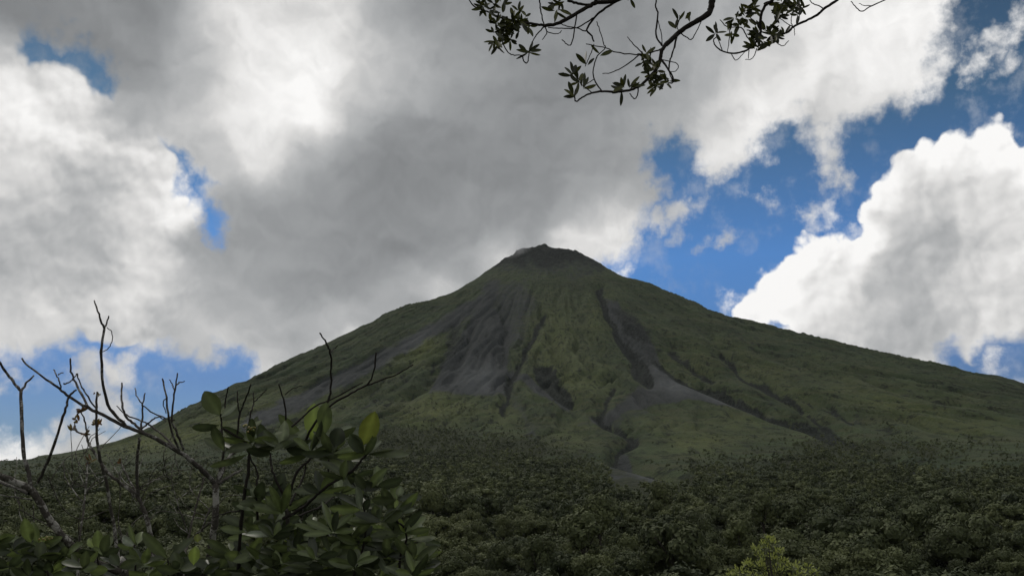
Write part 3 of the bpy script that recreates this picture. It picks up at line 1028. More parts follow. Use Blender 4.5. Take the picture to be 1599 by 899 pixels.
# everything farther off reads as one mass
rgm = np.random.default_rng(8)
mids = [crown_mesh(rgm, k[0], k[1], 6, 280, 0.36, 1, k[5]) for k in KINDS]
fars = [crown_mesh(rgm, k[0], k[1], 4, 64, 0.50, 1, k[5], 0.6) for k in KINDS]
VV, T3, T4, TI, off = [], [], [], [], 0
rest = np.array([i for i in range(len(wp)) if i not in near])
kinds_r = rgm.integers(0, len(KINDS), len(rest))
for lod, (lo, hi) in ((mids, (0, 620)), (fars, (620, 9999))):
    for kd in range(len(KINDS)):
        V, f3, f4 = lod[kd]
        sel = rest[(kinds_r == kd) & (dd_[rest] >= lo) & (dd_[rest] < hi)]
        if not len(sel): continue
        n = len(sel)
        a = rgm.uniform(0, 6.28, n); ca, sa = np.cos(a)[:, None], np.sin(a)[:, None]
        s = wsz[sel][:, None]
        x = (V[None, :, 0] * ca - V[None, :, 1] * sa) * s + wp[sel, 0][:, None]
        y = (V[None, :, 0] * sa + V[None, :, 1] * ca) * s + wp[sel, 1][:, None]
        z = (V[None, :, 2] + KINDS[kd][6] * 0.55) * s + wz_[sel][:, None]
        VV.append(np.stack([x, y, z], -1).reshape(-1, 3))
        o_ = (np.arange(n) * len(V))[:, None, None] + off
        T3.append((f3[None] + o_).reshape(-1, 3)); T4.append((f4[None] + o_).reshape(-1, 4))
        TI.append(np.repeat(np.clip(rgm.normal(0.45, 0.28, n), 0, 1), len(V)))
        off += n * len(V)
fo = build_mixed('forest', np.concatenate(VV), np.concatenate(T3), np.concatenate(T4), M_CROWN_MASS, None, {'tint': np.concatenate(TI)})
tag(fo, 'far dark wood of small mixed crowns thinning out on the lower slopes', 'forest', kind='stuff')
print('WOOD', len(wp), len(rest), off)


# ------------------------------------------------------------------ plants close to the camera
class Plant:
    """branches drawn from the photograph's outlines, each with its own depth, grown off the nearest older branch"""
    def __init__(self, d0, seed):
        self.d0 = d0; self.rg = np.random.default_rng(seed); self.known = []     # (px, py, depth)
        self.tubes = []

    def depth(self, x, y, reach=26):
        if not self.known: return self.d0
        k = np.array(self.known)
        d = np.hypot(k[:, 0] - x, k[:, 1] - y)
        i = int(d.argmin())
        return float(k[i, 2]) if d[i] < reach else self.d0 + self.rg.normal(0, 0.06)

    def branch(self, key, pts, w0, w1, dz=0.0, sides=7, knob=0.07, start=None, extra=None):
        """pts in photograph pixels, w0 / w1 the drawn widths there in pixels"""
        n = len(pts)
        seg_ = np.array([0] + [math.hypot(pts[i + 1][0] - pts[i][0], pts[i + 1][1] - pts[i][1]) for i in range(n - 1)]).cumsum()
        f = seg_ / seg_[-1]
        da = self.depth(*pts[0]) if start is None else start
        ph = self.rg.uniform(0, 6)
        dep = da + dz * f + 0.02 * np.sin(f * 5 + ph) - 0.02 * math.sin(ph)
        P3 = np.array([at(p[0], p[1], d) for p, d in zip(pts, dep)])
        if extra is not None: P3 = np.concatenate([np.array(extra), P3])
        sm = catmull(P3, 5)
        sm = sm + self.rg.normal(0, 0.0009, sm.shape)
        q = np.linspace(0, 1, len(sm))
        rad = (w0 + (w1 - w0) * q) * (0.44 if dep.mean() < 4 else 0.5) * dep.mean() / F
        tb_ = Tubes(); tb_.add(sm, rad, sides, knob, self.rg); self.tubes.append((key, tb_))
        for t_ in np.linspace(0, 1, 10 * n):
            self.known.append((float(np.interp(t_, f, [p[0] for p in pts])), float(np.interp(t_, f, [p[1] for p in pts])), float(np.interp(t_, f, dep))))
        return P3[-1]


def zz(pts, sc, ox, oy):
    return [(ox + p[0] * sc, oy + p[1] * sc) for p in pts]


z1 = lambda *p: zz(p, 0.4994, 0, 450)
z2 = lambda *p: zz(p, 0.444, 300, 500)
z3 = lambda *p: zz(p, 0.2126, 720, 0)
z4 = lambda *p: zz(p, 0.2251, 1040, 0)


def gz(x, y): return float(height(np.array([x]), np.array([y]))[0])


def root_below(px, py, d, lean=(0, 0)):
    """points from the ground up to a stem's lowest drawn point"""
    a = at(px, py, d)
    g = np.array([a[0] + lean[0], a[1] + lean[1], gz(a[0] + lean[0], a[1] + lean[1]) - 0.05])
    return [g, g * 0.45 + a * 0.55 + np.array([0.03, 0.02, 0])]


LEAF_DARK = [(0.040, 0.052, 0.025), (0.055, 0.069, 0.031), (0.068, 0.085, 0.038), (0.032, 0.041, 0.021)]
LEAF_MID = [(0.090, 0.115, 0.044), (0.110, 0.140, 0.052)]
LEAF_BRIGHT = [(0.165, 0.215, 0.050), (0.130, 0.150, 0.042)]
LEAF_PALE = [(0.20, 0.22, 0.16), (0.16, 0.185, 0.125)]

# ---- shrub 1: thick lichen-spotted stem leaning out to the left
p1 = Plant(2.6, 1)
b = z1((392, 905), (370, 885), (300, 855), (220, 800), (160, 730), (122, 665), (92, 625), (45, 605), (-20, 578))
p1.branch('stem', b, 15, 11, -0.25, 9, 0.05, 2.6, root_below(b[0][0], b[0][1], 2.6, (0.1, 0.1)))
p1.branch('branch', z1((98, 622), (90, 575), (76, 520), (68, 400), (66, 322)), 7.5, 6, 0.10)
p1.branch('branch', z1((66, 322), (40, 290), (15, 255), (-12, 218)), 5.5, 4, -0.06)
p1.branch('branch', z1((66, 322), (82, 298), (105, 273)), 4.5, 3, 0.06)
p1.branch('branch', z1((118, 610), (150, 540), (182, 450), (205, 375), (216, 338), (238, 318)), 5.5, 3.5, -0.12)
p1.branch('branch', z1((95, 640), (45, 620), (-15, 598)), 8, 6, 0.2)
p1.branch('branch', z1((100, 660), (60, 655), (0, 645)), 3, 2, 0.2)
root = empty('bare_shrub', (float(at(b[0][0], b[0][1], 2.6)[0]) + 0.1, 2.65, gz(-1, 2.6)), 'leafless shrub with one thick pale stem leaning out of the left edge', 'shrub', 'bare lichen-spotted shrubs in the left foreground')
INV = {}


def attach(o, rt):
    o.parent = rt
    o.matrix_parent_inverse = Matrix.Translation(-Vector(rt.location))


def finish(plant, rt, mats):
    for k, tb in plant.tubes:
        attach(tb.build(k, mats.get(k, M_BARK)), rt)


finish(p1, root, {'stem': M_BARK_PALE, 'branch': M_BARK})

# ---- shrub 2: tall forked one with the long arching twigs
p2 = Plant(2.75, 2)
b = z1((636, 915), (645, 870), (662, 800), (674, 700), (674, 612))
p2.branch('trunk', b, 13, 11, 0.0, 9, 0.06, 2.75, root_below(b[0][0], b[0][1], 2.75))
p2.branch('limb', z1((672, 610), (640, 575), (600, 540), (560, 510), (470, 462), (390, 430), (320, 395), (270, 370), (210, 333), (170, 300), (110, 260), (66, 220)), 9.5, 2.6, -0.30, 8)
p2.branch('limb', z1((392, 428), (345, 375), (322, 300), (317, 200), (325, 128)), 6, 4.2, -0.08)
p2.branch('branch', z1((325, 128), (310, 80), (294, 38)), 3.8, 2.4, 0.02)
p2.branch('branch', z1((325, 128), (334, 108), (341, 88)), 3.2, 2.4, 0.02)
p2.branch('branch', z1((334, 122), (350, 138), (351, 165), (338, 188), (318, 200)), 1.6, 1.6, 0.02, 5, 0)
p2.branch('branch', z1((450, 450), (415, 420), (390, 395), (381, 350), (381, 296)), 5, 3, 0.1)
p2.branch('branch', z1((440, 442), (445, 395), (446, 365), (453, 328)), 4, 2.4, 0.08)
p2.branch('branch', z1((446, 438), (470, 415), (498, 402), (520, 416)), 3.6, 1.8, -0.05)
p2.branch('branch', z1((555, 505), (505, 455), (455, 420), (395, 395), (365, 368)), 4, 1.8, 0.15)
p2.branch('branch', z1((562, 508), (530, 425), (520, 340), (508, 282)), 4.5, 2.6, -0.1)
p2.branch('branch', z1((575, 505), (552, 450), (538, 410), (545, 330), (556, 265)), 4.8, 2.4, -0.05)
p2.branch('branch', z1((551, 302), (562, 294), (577, 291)), 2.6, 1.6, 0.02)
p2.branch('branch', z1((545, 318), (538, 298), (530, 285)), 2.4, 1.5, 0.02)
p2.branch('branch', z1((545, 412), (500, 400), (455, 372), (430, 340), (424, 312)), 3, 1.8, 0.08)
p2.branch('branch', z1((520, 345), (510, 355), (520, 390)), 2.2, 1.6, 0.03)
p2.branch('branch', z1((275, 372), (242, 305), (222, 260), (221, 218)), 4.5, 2.8, 0.1)
p2.branch('branch', z1((305, 385), (270, 330), (252, 300), (240, 265)), 3.2, 2.2, -0.05)
p2.branch('branch', z1((192, 312), (182, 280), (168, 252)), 2.8, 2, 0.05)
p2.branch('branch', z1((200, 300), (222, 290), (240, 268)), 2.8, 2, 0.05)
p2.branch('branch', z1((182, 270), (190, 266), (198, 264)), 2, 1.5, 0.02)
p2.branch('branch', z1((678, 612), (700, 560), (720, 522), (745, 508)), 7.5, 3.5, 0.1)
p2.branch('branch', z1((682, 610), (715, 590), (755, 566)), 6, 3.5, 0.14)
p2.branch('branch', z1((672, 640), (690, 560), (700, 500), (690, 440)), 6, 3, 0.05)
p2.branch('branch', z1((675, 720), (640, 745), (600, 780)), 4, 3, 0.05)
root = empty('bare_shrub', (float(at(b[0][0], b[0][1], 2.75)[0]), 2.7, gz(-0.9, 2.7)), 'tall forked leafless shrub whose longest twig arches up against the blue sky', 'shrub', 'bare lichen-spotted shrubs in the left foreground')
finish(p2, root, {'trunk': M_BARK_PALE, 'limb': M_BARK, 'branch': M_BARK})

# ---- shrub 3: slender upright stems with small reddish leaf tufts
p3 = Plant(3.0, 3)
b = z1((478, 915), (474, 800), (462, 730), (440, 670), (410, 632), (372, 605), (332, 570), (300, 520), (280, 490), (268, 455))
p3.branch('stem', b, 9.5, 4, 0.1, 8, 0.06, 3.0, root_below(b[0][0], b[0][1], 3.0))
p3.branch('branch', z1((268, 457), (245, 450), (224, 438)), 3.4, 2.2, 0.05)
p3.branch('branch', z1((272, 462), (266, 420), (254, 384)), 3.4, 2.2, 0.02)
p3.branch('branch', z1((242, 448), (234, 428), (240, 412)), 2.4, 1.6, 0.02)
p3.branch('branch', z1((318, 550), (304, 480), (301, 400), (303, 325)), 5.5, 3.5, -0.05)
p3.branch('branch', z1((432, 650), (428, 560), (432, 500), (436, 468)), 6, 4.5, -0.1)
p3.branch('branch', z1((440, 665), (410, 610), (385, 560), (378, 542)), 4, 2.5, 0.1)
p3.branch('stem', z1((385, 915), (372, 850), (352, 720), (335, 620), (318, 550)), 7, 5, -0.05, 7, 0.05, 2.9, root_below(190, 900, 2.9, (0.05, 0.2)))
p3.branch('stem', z1((243, 905), (248, 790), (262, 690), (270, 610), (274, 540)), 5, 3, 0.2, 7, 0.05, 3.3, root_below(121, 900, 3.3))
p3.branch('branch', z1((262, 670), (235, 640), (205, 590), (198, 545)), 2.4, 1.6, 0.1)
p3.branch('branch', z1((268, 640), (300, 600), (330, 585)), 2.2, 1.4, 0.1)
p3.branch('stem', z1((575, 905), (585, 800), (602, 720), (625, 640), (640, 590)), 5, 3, 0.25, 7, 0.05, 3.2, root_below(287, 900, 3.2))
p3.branch('branch', z1((632, 760), (645, 715), (660, 680)), 4, 2.4, 0.0)
p3.branch('branch', z1((585, 760), (565, 700), (550, 660)), 2.6, 1.6, 0.0)
p3.branch('branch', z1((105, 850), (108, 760), (104, 680)), 2.6, 1.5, 0.0)
p3.branch('branch', z1((60, 690), (150, 740), (240, 790)), 2.0, 1.5, 0.0)
p3.branch('branch', z1((150, 590), (200, 690), (260, 720), (340, 690)), 2.0, 1.4, 0.1)
for _ in range(52):
    k_ = np.array(p3.known)[int(p3.rg.integers(0, len(p3.known)))]
    if k_[1] > 890 or k_[1] < 690: continue
    a_ = p3.rg.uniform(-2.7, -0.45); l_ = p3.rg.uniform(30, 85)
    mid_ = (k_[0] + math.cos(a_) * l_ * .5 + p3.rg.normal(0, 5), k_[1] + math.sin(a_) * l_ * .5 + p3.rg.normal(0, 4))
    p3.branch('twig', [(k_[0], k_[1]), mid_, (k_[0] + math.cos(a_ + .2) * l_, k_[1] + math.sin(a_ + .2) * l_)], 1.9, 1.0, p3.rg.normal(0, .12), 5, 0.03, float(k_[2]))
root = empty('bare_shrub', (float(at(b[0][0], b[0][1], 3.0)[0]), 2.95, gz(-1.2, 2.95)), 'slender shrub of thin upright stems tipped with small reddish leaf tufts', 'shrub', 'bare lichen-spotted shrubs in the left foreground')
finish(p3, root, {'stem': M_BARK_PALE, 'branch': M_BARK, 'twig': M_BARK_PALE})
for (cx, cy, n, r) in [(254, 384, 8, 9), (240, 412, 6, 8), (224, 440, 5, 8), (303, 425, 8, 9), (303, 330, 4, 6), (284, 540, 5, 12), (268, 455, 5, 8), (378, 545, 3, 6)]:
    tuft = Leaves()
    for _ in range(n):
        px, py = zz([(cx, cy)], 0.4994, 0, 450)[0]
        d = p3.depth(px, py)
        a = rng.uniform(0, 6.28)
        tuft.add(at(px + rng.normal(0, 2), py + rng.normal(0, 2), d), at(px + math.cos(a) * r, py + math.sin(a) * r * 0.9 - 2, d + rng.normal(0, 0.02)),
                 0.009, rng.uniform(-.8, .8), [(0.10, 0.055, 0.025), (0.13, 0.10, 0.03), (0.06, 0.045, 0.022)][int(rng.integers(0, 3))])
    attach(tuft.build('leaf_tuft', M_LEAF), root)

# ---- the leafy shrub with broad glossy leaves
p4 = Plant(2.55, 4)
b = z2((352, 915), (345, 800), (338, 730), (330, 660))
p4.branch('stem', b, 10, 7, 0, 8, 0.05, 2.55, root_below(b[0][0], b[0][1], 2.55))
p4.branch('branch', z2((320, 695), (380, 665), (440, 612), (490, 572), (550, 540), (590, 500), (630, 452)), 6, 4, -0.1)
p4.branch('branch', z2((332, 660), (362, 545), (410, 492), (440, 470)), 5, 4, 0.05)
p4.branch('branch', z2((488, 575), (480, 540), (480, 490)), 3.5, 3, 0.05)
p4.branch('branch', z2((500, 915), (495, 800), (470, 745), (430, 715), (350, 690)), 5.5, 4, 0.1, start=2.6)
p4.branch('branch', z2((722, 915), (735, 820), (755, 770), (745, 730), (715, 700)), 5, 3, -0.1, start=2.5)
p4.branch('branch', z2((735, 810), (790, 780), (850, 830)), 3.5, 2, 0.1)
p4.branch('branch', z2((160, 915), (168, 760), (180, 640), (195, 540), (200, 480), (190, 430), (110, 380)), 7, 4, -0.05, start=2.65)
p4.branch('branch', z2((165, 670), (120, 675), (75, 692)), 3.2, 2, 0.0)
p4.branch('branch', z2((230, 700), (225, 600), (230, 540), (200, 470)), 4, 3, 0.0)
p4.branch('branch', z2((335, 640), (300, 570), (280, 520), (275, 470)), 4.5, 3.5, 0.05)
p4.branch('branch', z2((345, 650), (395, 540), (400, 500)), 4, 3, 0.1)
p4.branch('branch', z2((370, 690), (440, 660), (500, 620)), 4, 2, 0.15)
p4.branch('branch', z2((470, 300), (486, 255), (488, 180), (486, 112), (470, 78), (449, 44)), 4.5, 2.6, -0.05, start=2.6)
p4.branch('branch', z2((487, 112), (500, 100), (511, 88)), 2.4, 1.5, 0.02)
p4.branch('branch', z2((400, 420), (440, 350), (480, 305), (560, 255), (615, 225), (635, 190), (648, 115)), 5, 2.6, -0.1, start=2.6)
p4.branch('branch', z2((615, 228), (660, 212), (720, 190), (775, 155)), 3.2, 1.8, 0.05)
p4.branch('branch', z2((350, 375), (430, 305), (520, 262), (600, 218)), 3.6, 2, 0.1)
p4.branch('branch', z2((330, 350), (325, 290), (305, 224)), 3.4, 2.2, 0.0)
p4.branch('branch', z2((325, 262), (350, 242), (385, 230)), 2.0, 1.3, 0.0)
p4.branch('branch', z2((160, 400), (165, 340), (182, 290), (206, 224)), 3.6, 2.6, -0.05)
p4.branch('branch', z2((167, 330), (160, 285), (160, 248)), 2.6, 2, 0.0)
p4.branch('branch', z2((195, 390), (205, 330), (217, 290), (214, 252)), 3, 2, 0.05)
p4.branch('branch', z2((217, 288), (240, 265), (262, 244)), 2.2, 1.5, 0.0)
p4.branch('branch', z2((115, 330), (118, 280), (126, 234)), 3, 2.2, 0.0)
p4.branch('branch', z2((105, 400), (103, 350), (100, 330)), 3.6, 3, 0.0)
p4.branch('branch', z2((560, 915), (600, 800), (610, 700), (590, 620), (545, 530)), 4, 3, 0.0, start=2.5)
lv = Leaves()
rl = np.random.default_rng(17)


def leaf_px(L, base, tip, w, col, roll=0.0, d=2.5, dz=0.0, curl=0.12, fold=0.12, rg=rl, obov=1.0):
    L.add(at(base[0], base[1], d), at(tip[0], tip[1], d + dz), w * d / F * 0.95, roll, col, curl, fold, rg, obov)


def pick(c): return c[int(rl.integers(0, len(c)))]


EXPL = [((100, 335), (42, 250), 66, LEAF_DARK[2], .2), ((95, 368), (-2, 380), 42, LEAF_DARK[0], .7), ((100, 340), (155, 296), 30, LEAF_PALE[1], .4), ((100, 352), (200, 308), 48, LEAF_DARK[1], -.5),
        ((100, 372), (182, 412), 38, LEAF_DARK[0], .5), ((425, 432), (428, 290), 68, LEAF_BRIGHT[0], .15), ((465, 405), (470, 288), 60, LEAF_MID[0], -.3), ((600, 440), (642, 328), 72, LEAF_BRIGHT[1], .1),
        ((400, 425), (300, 333), 46, LEAF_DARK[2], .5), ((500, 445), (522, 378), 62, LEAF_DARK[3], .2), ((450, 430), (572, 388), 40, LEAF_DARK[1], .7), ((620, 470), (765, 468), 40, LEAF_DARK[2], .6),
        ((600, 470), (555, 400), 50, LEAF_DARK[0], .2), ((610, 468), (664, 424), 24, LEAF_PALE[0], .5), ((500, 400), (562, 372), 26, LEAF_PALE[1], .6), ((440, 470), (610, 485), 52, LEAF_DARK[1], .8),
        ((420, 468), (330, 455), 44, LEAF_DARK[3], .6), ((430, 470), (540, 520), 46, LEAF_DARK[2], .4), ((400, 460), (300, 400), 40, LEAF_DARK[1], .3), ((280, 460), (230, 360), 46, LEAF_DARK[0], .3),
        ((280, 462), (370, 400), 40, LEAF_DARK[2], .7), ((285, 470), (190, 455), 40, LEAF_DARK[0], .6), ((200, 460), (110, 425), 46, LEAF_DARK[1], .6), ((200, 465), (290, 445), 40, LEAF_DARK[1], .8),
        ((195, 470), (60, 522), 34, LEAF_DARK[2], .7), ((200, 470), (170, 380), 42, LEAF_DARK[0], .5), ((205, 470), (260, 400), 40, LEAF_DARK[3], .5), ((200, 380), (245, 352), 18, LEAF_PALE[0], .3), ((320, 390), (290, 400), 16, LEAF_PALE[0], .4),
        ((230, 640), (245, 575), 46, LEAF_DARK[0], .2), ((230, 610), (280, 590), 24, LEAF_PALE[1], .6), ((290, 640), (320, 535), 54, LEAF_DARK[3], .2), ((605, 610), (545, 520), 40, LEAF_DARK[2], .4), ((610, 600), (680, 520), 38, LEAF_MID[0], .5),
        ((610, 600), (575, 545), 36, LEAF_DARK[1], .1), ((605, 690), (590, 612), 40, LEAF_MID[0], .2), ((570, 690), (530, 610), 44, LEAF_DARK[1], .3), ((615, 605), (632, 590), 20, LEAF_PALE[0], 0), ((655, 690), (640, 650), 36, LEAF_DARK[2], .2),
        ((715, 690), (668, 588), 44, LEAF_DARK[1], .3), ((715, 685), (792, 612), 38, LEAF_MID[0], .5), ((712, 660), (722, 630), 18, LEAF_BRIGHT[0], .1), ((700, 600), (665, 580), 18, LEAF_PALE[0], .3), ((715, 680), (785, 662), 24, LEAF_PALE[1], .7),
        ((750, 745), (822, 684), 38, LEAF_MID[1], .4), ((750, 742), (812, 716), 48, LEAF_PALE[1], .2), ((770, 768), (858, 766), 26, LEAF_PALE[0], .6), ((750, 745), (708, 700), 46, LEAF_BRIGHT[0], .2), ((745, 745), (690, 725), 30, LEAF_DARK[1], .5),
        ((700, 850), (690, 800), 54, LEAF_MID[0], .1), ((720, 850), (740, 800), 50, LEAF_MID[0], .3), ((545, 800), (556, 725), 46, LEAF_MID[1], .2), ((500, 735), (566, 684), 40, LEAF_MID[1], .4), ((545, 800), (640, 780), 42, LEAF_DARK[0], .6),
        ((490, 745), (560, 720), 36, LEAF_DARK[1], .6), ((350, 780), (345, 710), 48, LEAF_MID[0], .2), ((330, 780), (335, 730), 30, LEAF_BRIGHT[0], .3), ((390, 740), (350, 690), 40, LEAF_PALE[1], .7), ((400, 795), (455, 770), 34, LEAF_MID[1], .4),
        ((5, 860), (10, 795), 42, LEAF_BRIGHT[0], .1), ((20, 780), (18, 750), 30, LEAF_BRIGHT[1], .3), ((235, 690), (330, 720), 60, LEAF_DARK[1], .5), ((230, 690), (140, 640), 40, LEAF_DARK[0], .5), ((270, 800), (385, 825), 50, LEAF_DARK[0], .6),
        ((740, 900), (700, 880), 50, LEAF_MID[0], .2), ((640, 800), (690, 895), 36, LEAF_PALE[1], .8)]
for bs, tp, w_, c, rl_ in EXPL:
    b2, t2 = zz([bs, tp], 0.444, 300, 500)
    d = p4.depth(*b2) + rl.normal(0, 0.03)
    leaf_px(lv, b2, t2, w_ * 0.444, c, rl_ * (1 if rl.random() < .5 else -1), d, rl.normal(0, 0.03), rl.uniform(0.02, 0.16))


def rosette(L, plant, px, py, n, ln, wd, cols, up=0.52, d=None, jit=5):
    d = plant.depth(px, py, 60) if d is None else d
    a0 = rl.uniform(0, 6.28)
    for k in range(n):
        a = a0 + k * 2 * math.pi / n + rl.normal(0, 0.25)
        l_ = ln * rl.uniform(0.75, 1.2)
        s_ = math.sin(a) * rl.uniform(0.5, 1.0)
        tx, ty = px + math.cos(a) * l_, py - abs(s_) * l_ * up * 2 + (s_ < 0) * l_ * 0.4 * rl.random()
        leaf_px(L, (px + rl.normal(0, jit * .4), py + rl.normal(0, jit * .4)), (tx, ty), wd * rl.uniform(0.8, 1.2), pick(cols), rl.uniform(-1.0, 1.0), d, s_ * ln * 0.7 * d / F + rl.normal(0, .015), rl.uniform(0.02, 0.2))


MIX = LEAF_DARK * 2 + LEAF_MID * 2 + [LEAF_PALE[1]]
for (px, py, n) in [(395, 690, 7), (440, 700, 7), (485, 705, 7), (520, 710, 6), (570, 708, 6), (350, 705, 4), (400, 775, 5), (425, 830, 8), (465, 850, 8), (505, 832, 7), (548, 842, 8), (565, 795, 6), (595, 815, 7), (625, 830, 7), (645, 842, 5), (605, 870, 8), (645, 872, 7),
                    (560, 882, 8), (485, 890, 9), (425, 885, 9), (380, 870, 7), (362, 870, 4), (530, 770, 5), (400, 895, 8), (455, 905, 8), (520, 900, 8), (590, 905, 8), (640, 905, 6), (365, 900, 6), (440, 800, 6), (415, 792, 5), (500, 768, 5), (540, 745, 5), (590, 762, 5), (385, 830, 5), (520, 870, 7), (560, 850, 6), (620, 780, 4), (450, 870, 7)]:
    rosette(lv, p4, px, py, n, 50, 16, MIX)
for _ in range(34):
    rosette(lv, p4, rl.uniform(385, 665), 818 + 84 * rl.random() ** 0.7, 6, 42, 14, MIX + LEAF_MID, d=2.6 + rl.normal(0, 0.16))
root = empty('leafy_shrub', (float(at(456, 900, 2.55)[0]), 2.55, gz(-0.6, 2.55)), 'dense shrub of broad glossy oval leaves with two bright upright ones on top', 'shrub')
finish(p4, root, {'stem': M_BARK, 'branch': M_BARK_DARK})
attach(lv.build('foliage', M_LEAF), root)


def buds(spots, d, rt, name='flower_cluster'):
    iv, fc = ico(1)
    for (px, py, r) in spots:
        V, F_, off, cc = [], [], 0, []
        for _ in range(14):
            c = at(px + rl.normal(0, r * .32), py + rl.normal(0, r * .28), d + rl.normal(0, 0.006))
            V.append(iv * rl.uniform(0.0018, 0.0034) + c); F_.append(fc + off); off += len(iv)
            cc.append(np.tile(np.array([(0.30, 0.24, 0.07), (0.34, 0.29, 0.14), (0.20, 0.22, 0.06)][int(rl.integers(0, 3))]), (len(iv), 1)))
        attach(mesh_obj(name, np.concatenate(V), np.concatenate(F_), M_LEAF, None, True, {'leaf': np.concatenate(cc)}), rt)


buds([(392, 669, 9), (382, 664, 5), (587, 853, 8), (530, 806, 7)], 2.5, root)

# ---- low leaves along the bottom left
p5 = Plant(2.45, 5)
root = empty('low_shrub', (float(at(60, 900, 2.45)[0]), 2.45, gz(-1.3, 2.45)), 'low leafy shrub with pointed green leaves and tiny yellow buds at the lower left corner', 'shrub')
for (x, y) in [(45, 838), (95, 862), (20, 860), (70, 890), (150, 850)]:
    p5.branch('stem', [(x + 12, 960), (x + 6, 900), (x, y)], 5, 3, 0.0, 6, 0.05, 2.45 + rl.normal(0, .05), root_below(x + 12, 960, 2.45))
lw = Leaves()
for bs, tp, w_, c, r_ in [((48, 848), (38, 810), 20, LEAF_MID[1], .2), ((45, 848), (0, 838), 18, LEAF_PALE[1], .5), ((50, 850), (92, 842), 20, LEAF_BRIGHT[0], .5), ((60, 858), (95, 838), 16, LEAF_MID[0], .3), ((45, 850), (10, 868), 18, LEAF_MID[0], .4),
                          ((60, 850), (50, 815), 16, LEAF_MID[0], .4), ((75, 855), (28, 862), 16, LEAF_MID[1], .6), ((155, 862), (152, 828), 18, LEAF_MID[1], .2), ((158, 862), (175, 836), 16, LEAF_MID[0], .3), ((150, 855), (135, 840), 12, LEAF_BRIGHT[0], .3)]:
    leaf_px(lw, bs, tp, w_, c, r_, 2.45, rl.normal(0, .03))
for (px, py, n) in [(20, 858, 6), (60, 872, 7), (100, 868, 6), (15, 885, 7), (80, 895, 8), (130, 890, 7), (45, 900, 7), (-5, 845, 5), (160, 868, 5), (185, 885, 5)]:
    rosette(lw, p5, px, py, n, 36, 16, LEAF_DARK * 2 + LEAF_MID * 2, d=2.45 + rl.normal(0, .06))
finish(p5, root, {'stem': M_BARK_DARK})
attach(lw.build('foliage', M_LEAF), root)
buds([(66, 842, 9), (74, 840, 6)], 2.43, root)

# ---- broad dark leaves between the bare stems
p6 = Plant(2.7, 6)
root = empty('broad_leaf_seedling', (float(at(235, 900, 2.7)[0]), 2.7, gz(-1.0, 2.7)), 'seedling with long dark drooping leaves between the bare stems', 'plant')
for (x, y) in [(262, 872), (210, 850), (300, 880)]:
    p6.branch('stem', [(x + 4, 960), (x + 2, 910), (x, y)], 5, 3.5, 0, 6, 0.05, 2.7 + rl.normal(0, .04), root_below(x + 4, 960, 2.7))
l6 = Leaves()
for bs, tp, w_, c, r_ in [((262, 872), (222, 832), 20, LEAF_DARK[2], .3), ((262, 874), (300, 838), 15, LEAF_DARK[1], .5), ((262, 876), (196, 886), 12, LEAF_PALE[1], .9), ((264, 876), (325, 882), 22, LEAF_DARK[0], .4), ((262, 878), (232, 905), 18, LEAF_MID[0], .4),
                          ((212, 852), (188, 838), 14, LEAF_PALE[1], .3), ((212, 850), (200, 818), 10, LEAF_MID[0], .5), ((214, 850), (222, 828), 14, LEAF_MID[1], .2), ((210, 854), (180, 852), 12, LEAF_MID[0], .5), ((302, 884), (306, 850), 15, LEAF_BRIGHT[0], .1),
                          ((302, 884), (345, 868), 14, LEAF_DARK[1], .5), ((300, 886), (270, 850), 16, LEAF_DARK[0], .4)]:
    leaf_px(l6, bs, tp, w_, c, r_, 2.7 + rl.normal(0, .02), rl.normal(0, .03))
for (px, py, n) in [(225, 880, 6), (280, 890, 6), (190, 895, 6), (320, 895, 6), (250, 905, 7), (340, 885, 5)]:
    rosette(l6, p6, px, py, n, 38, 15, LEAF_DARK * 2 + LEAF_MID, d=2.7 + rl.normal(0, .06))
finish(p6, root, {'stem': M_BARK_DARK})
attach(l6.build('foliage', M_LEAF), root)

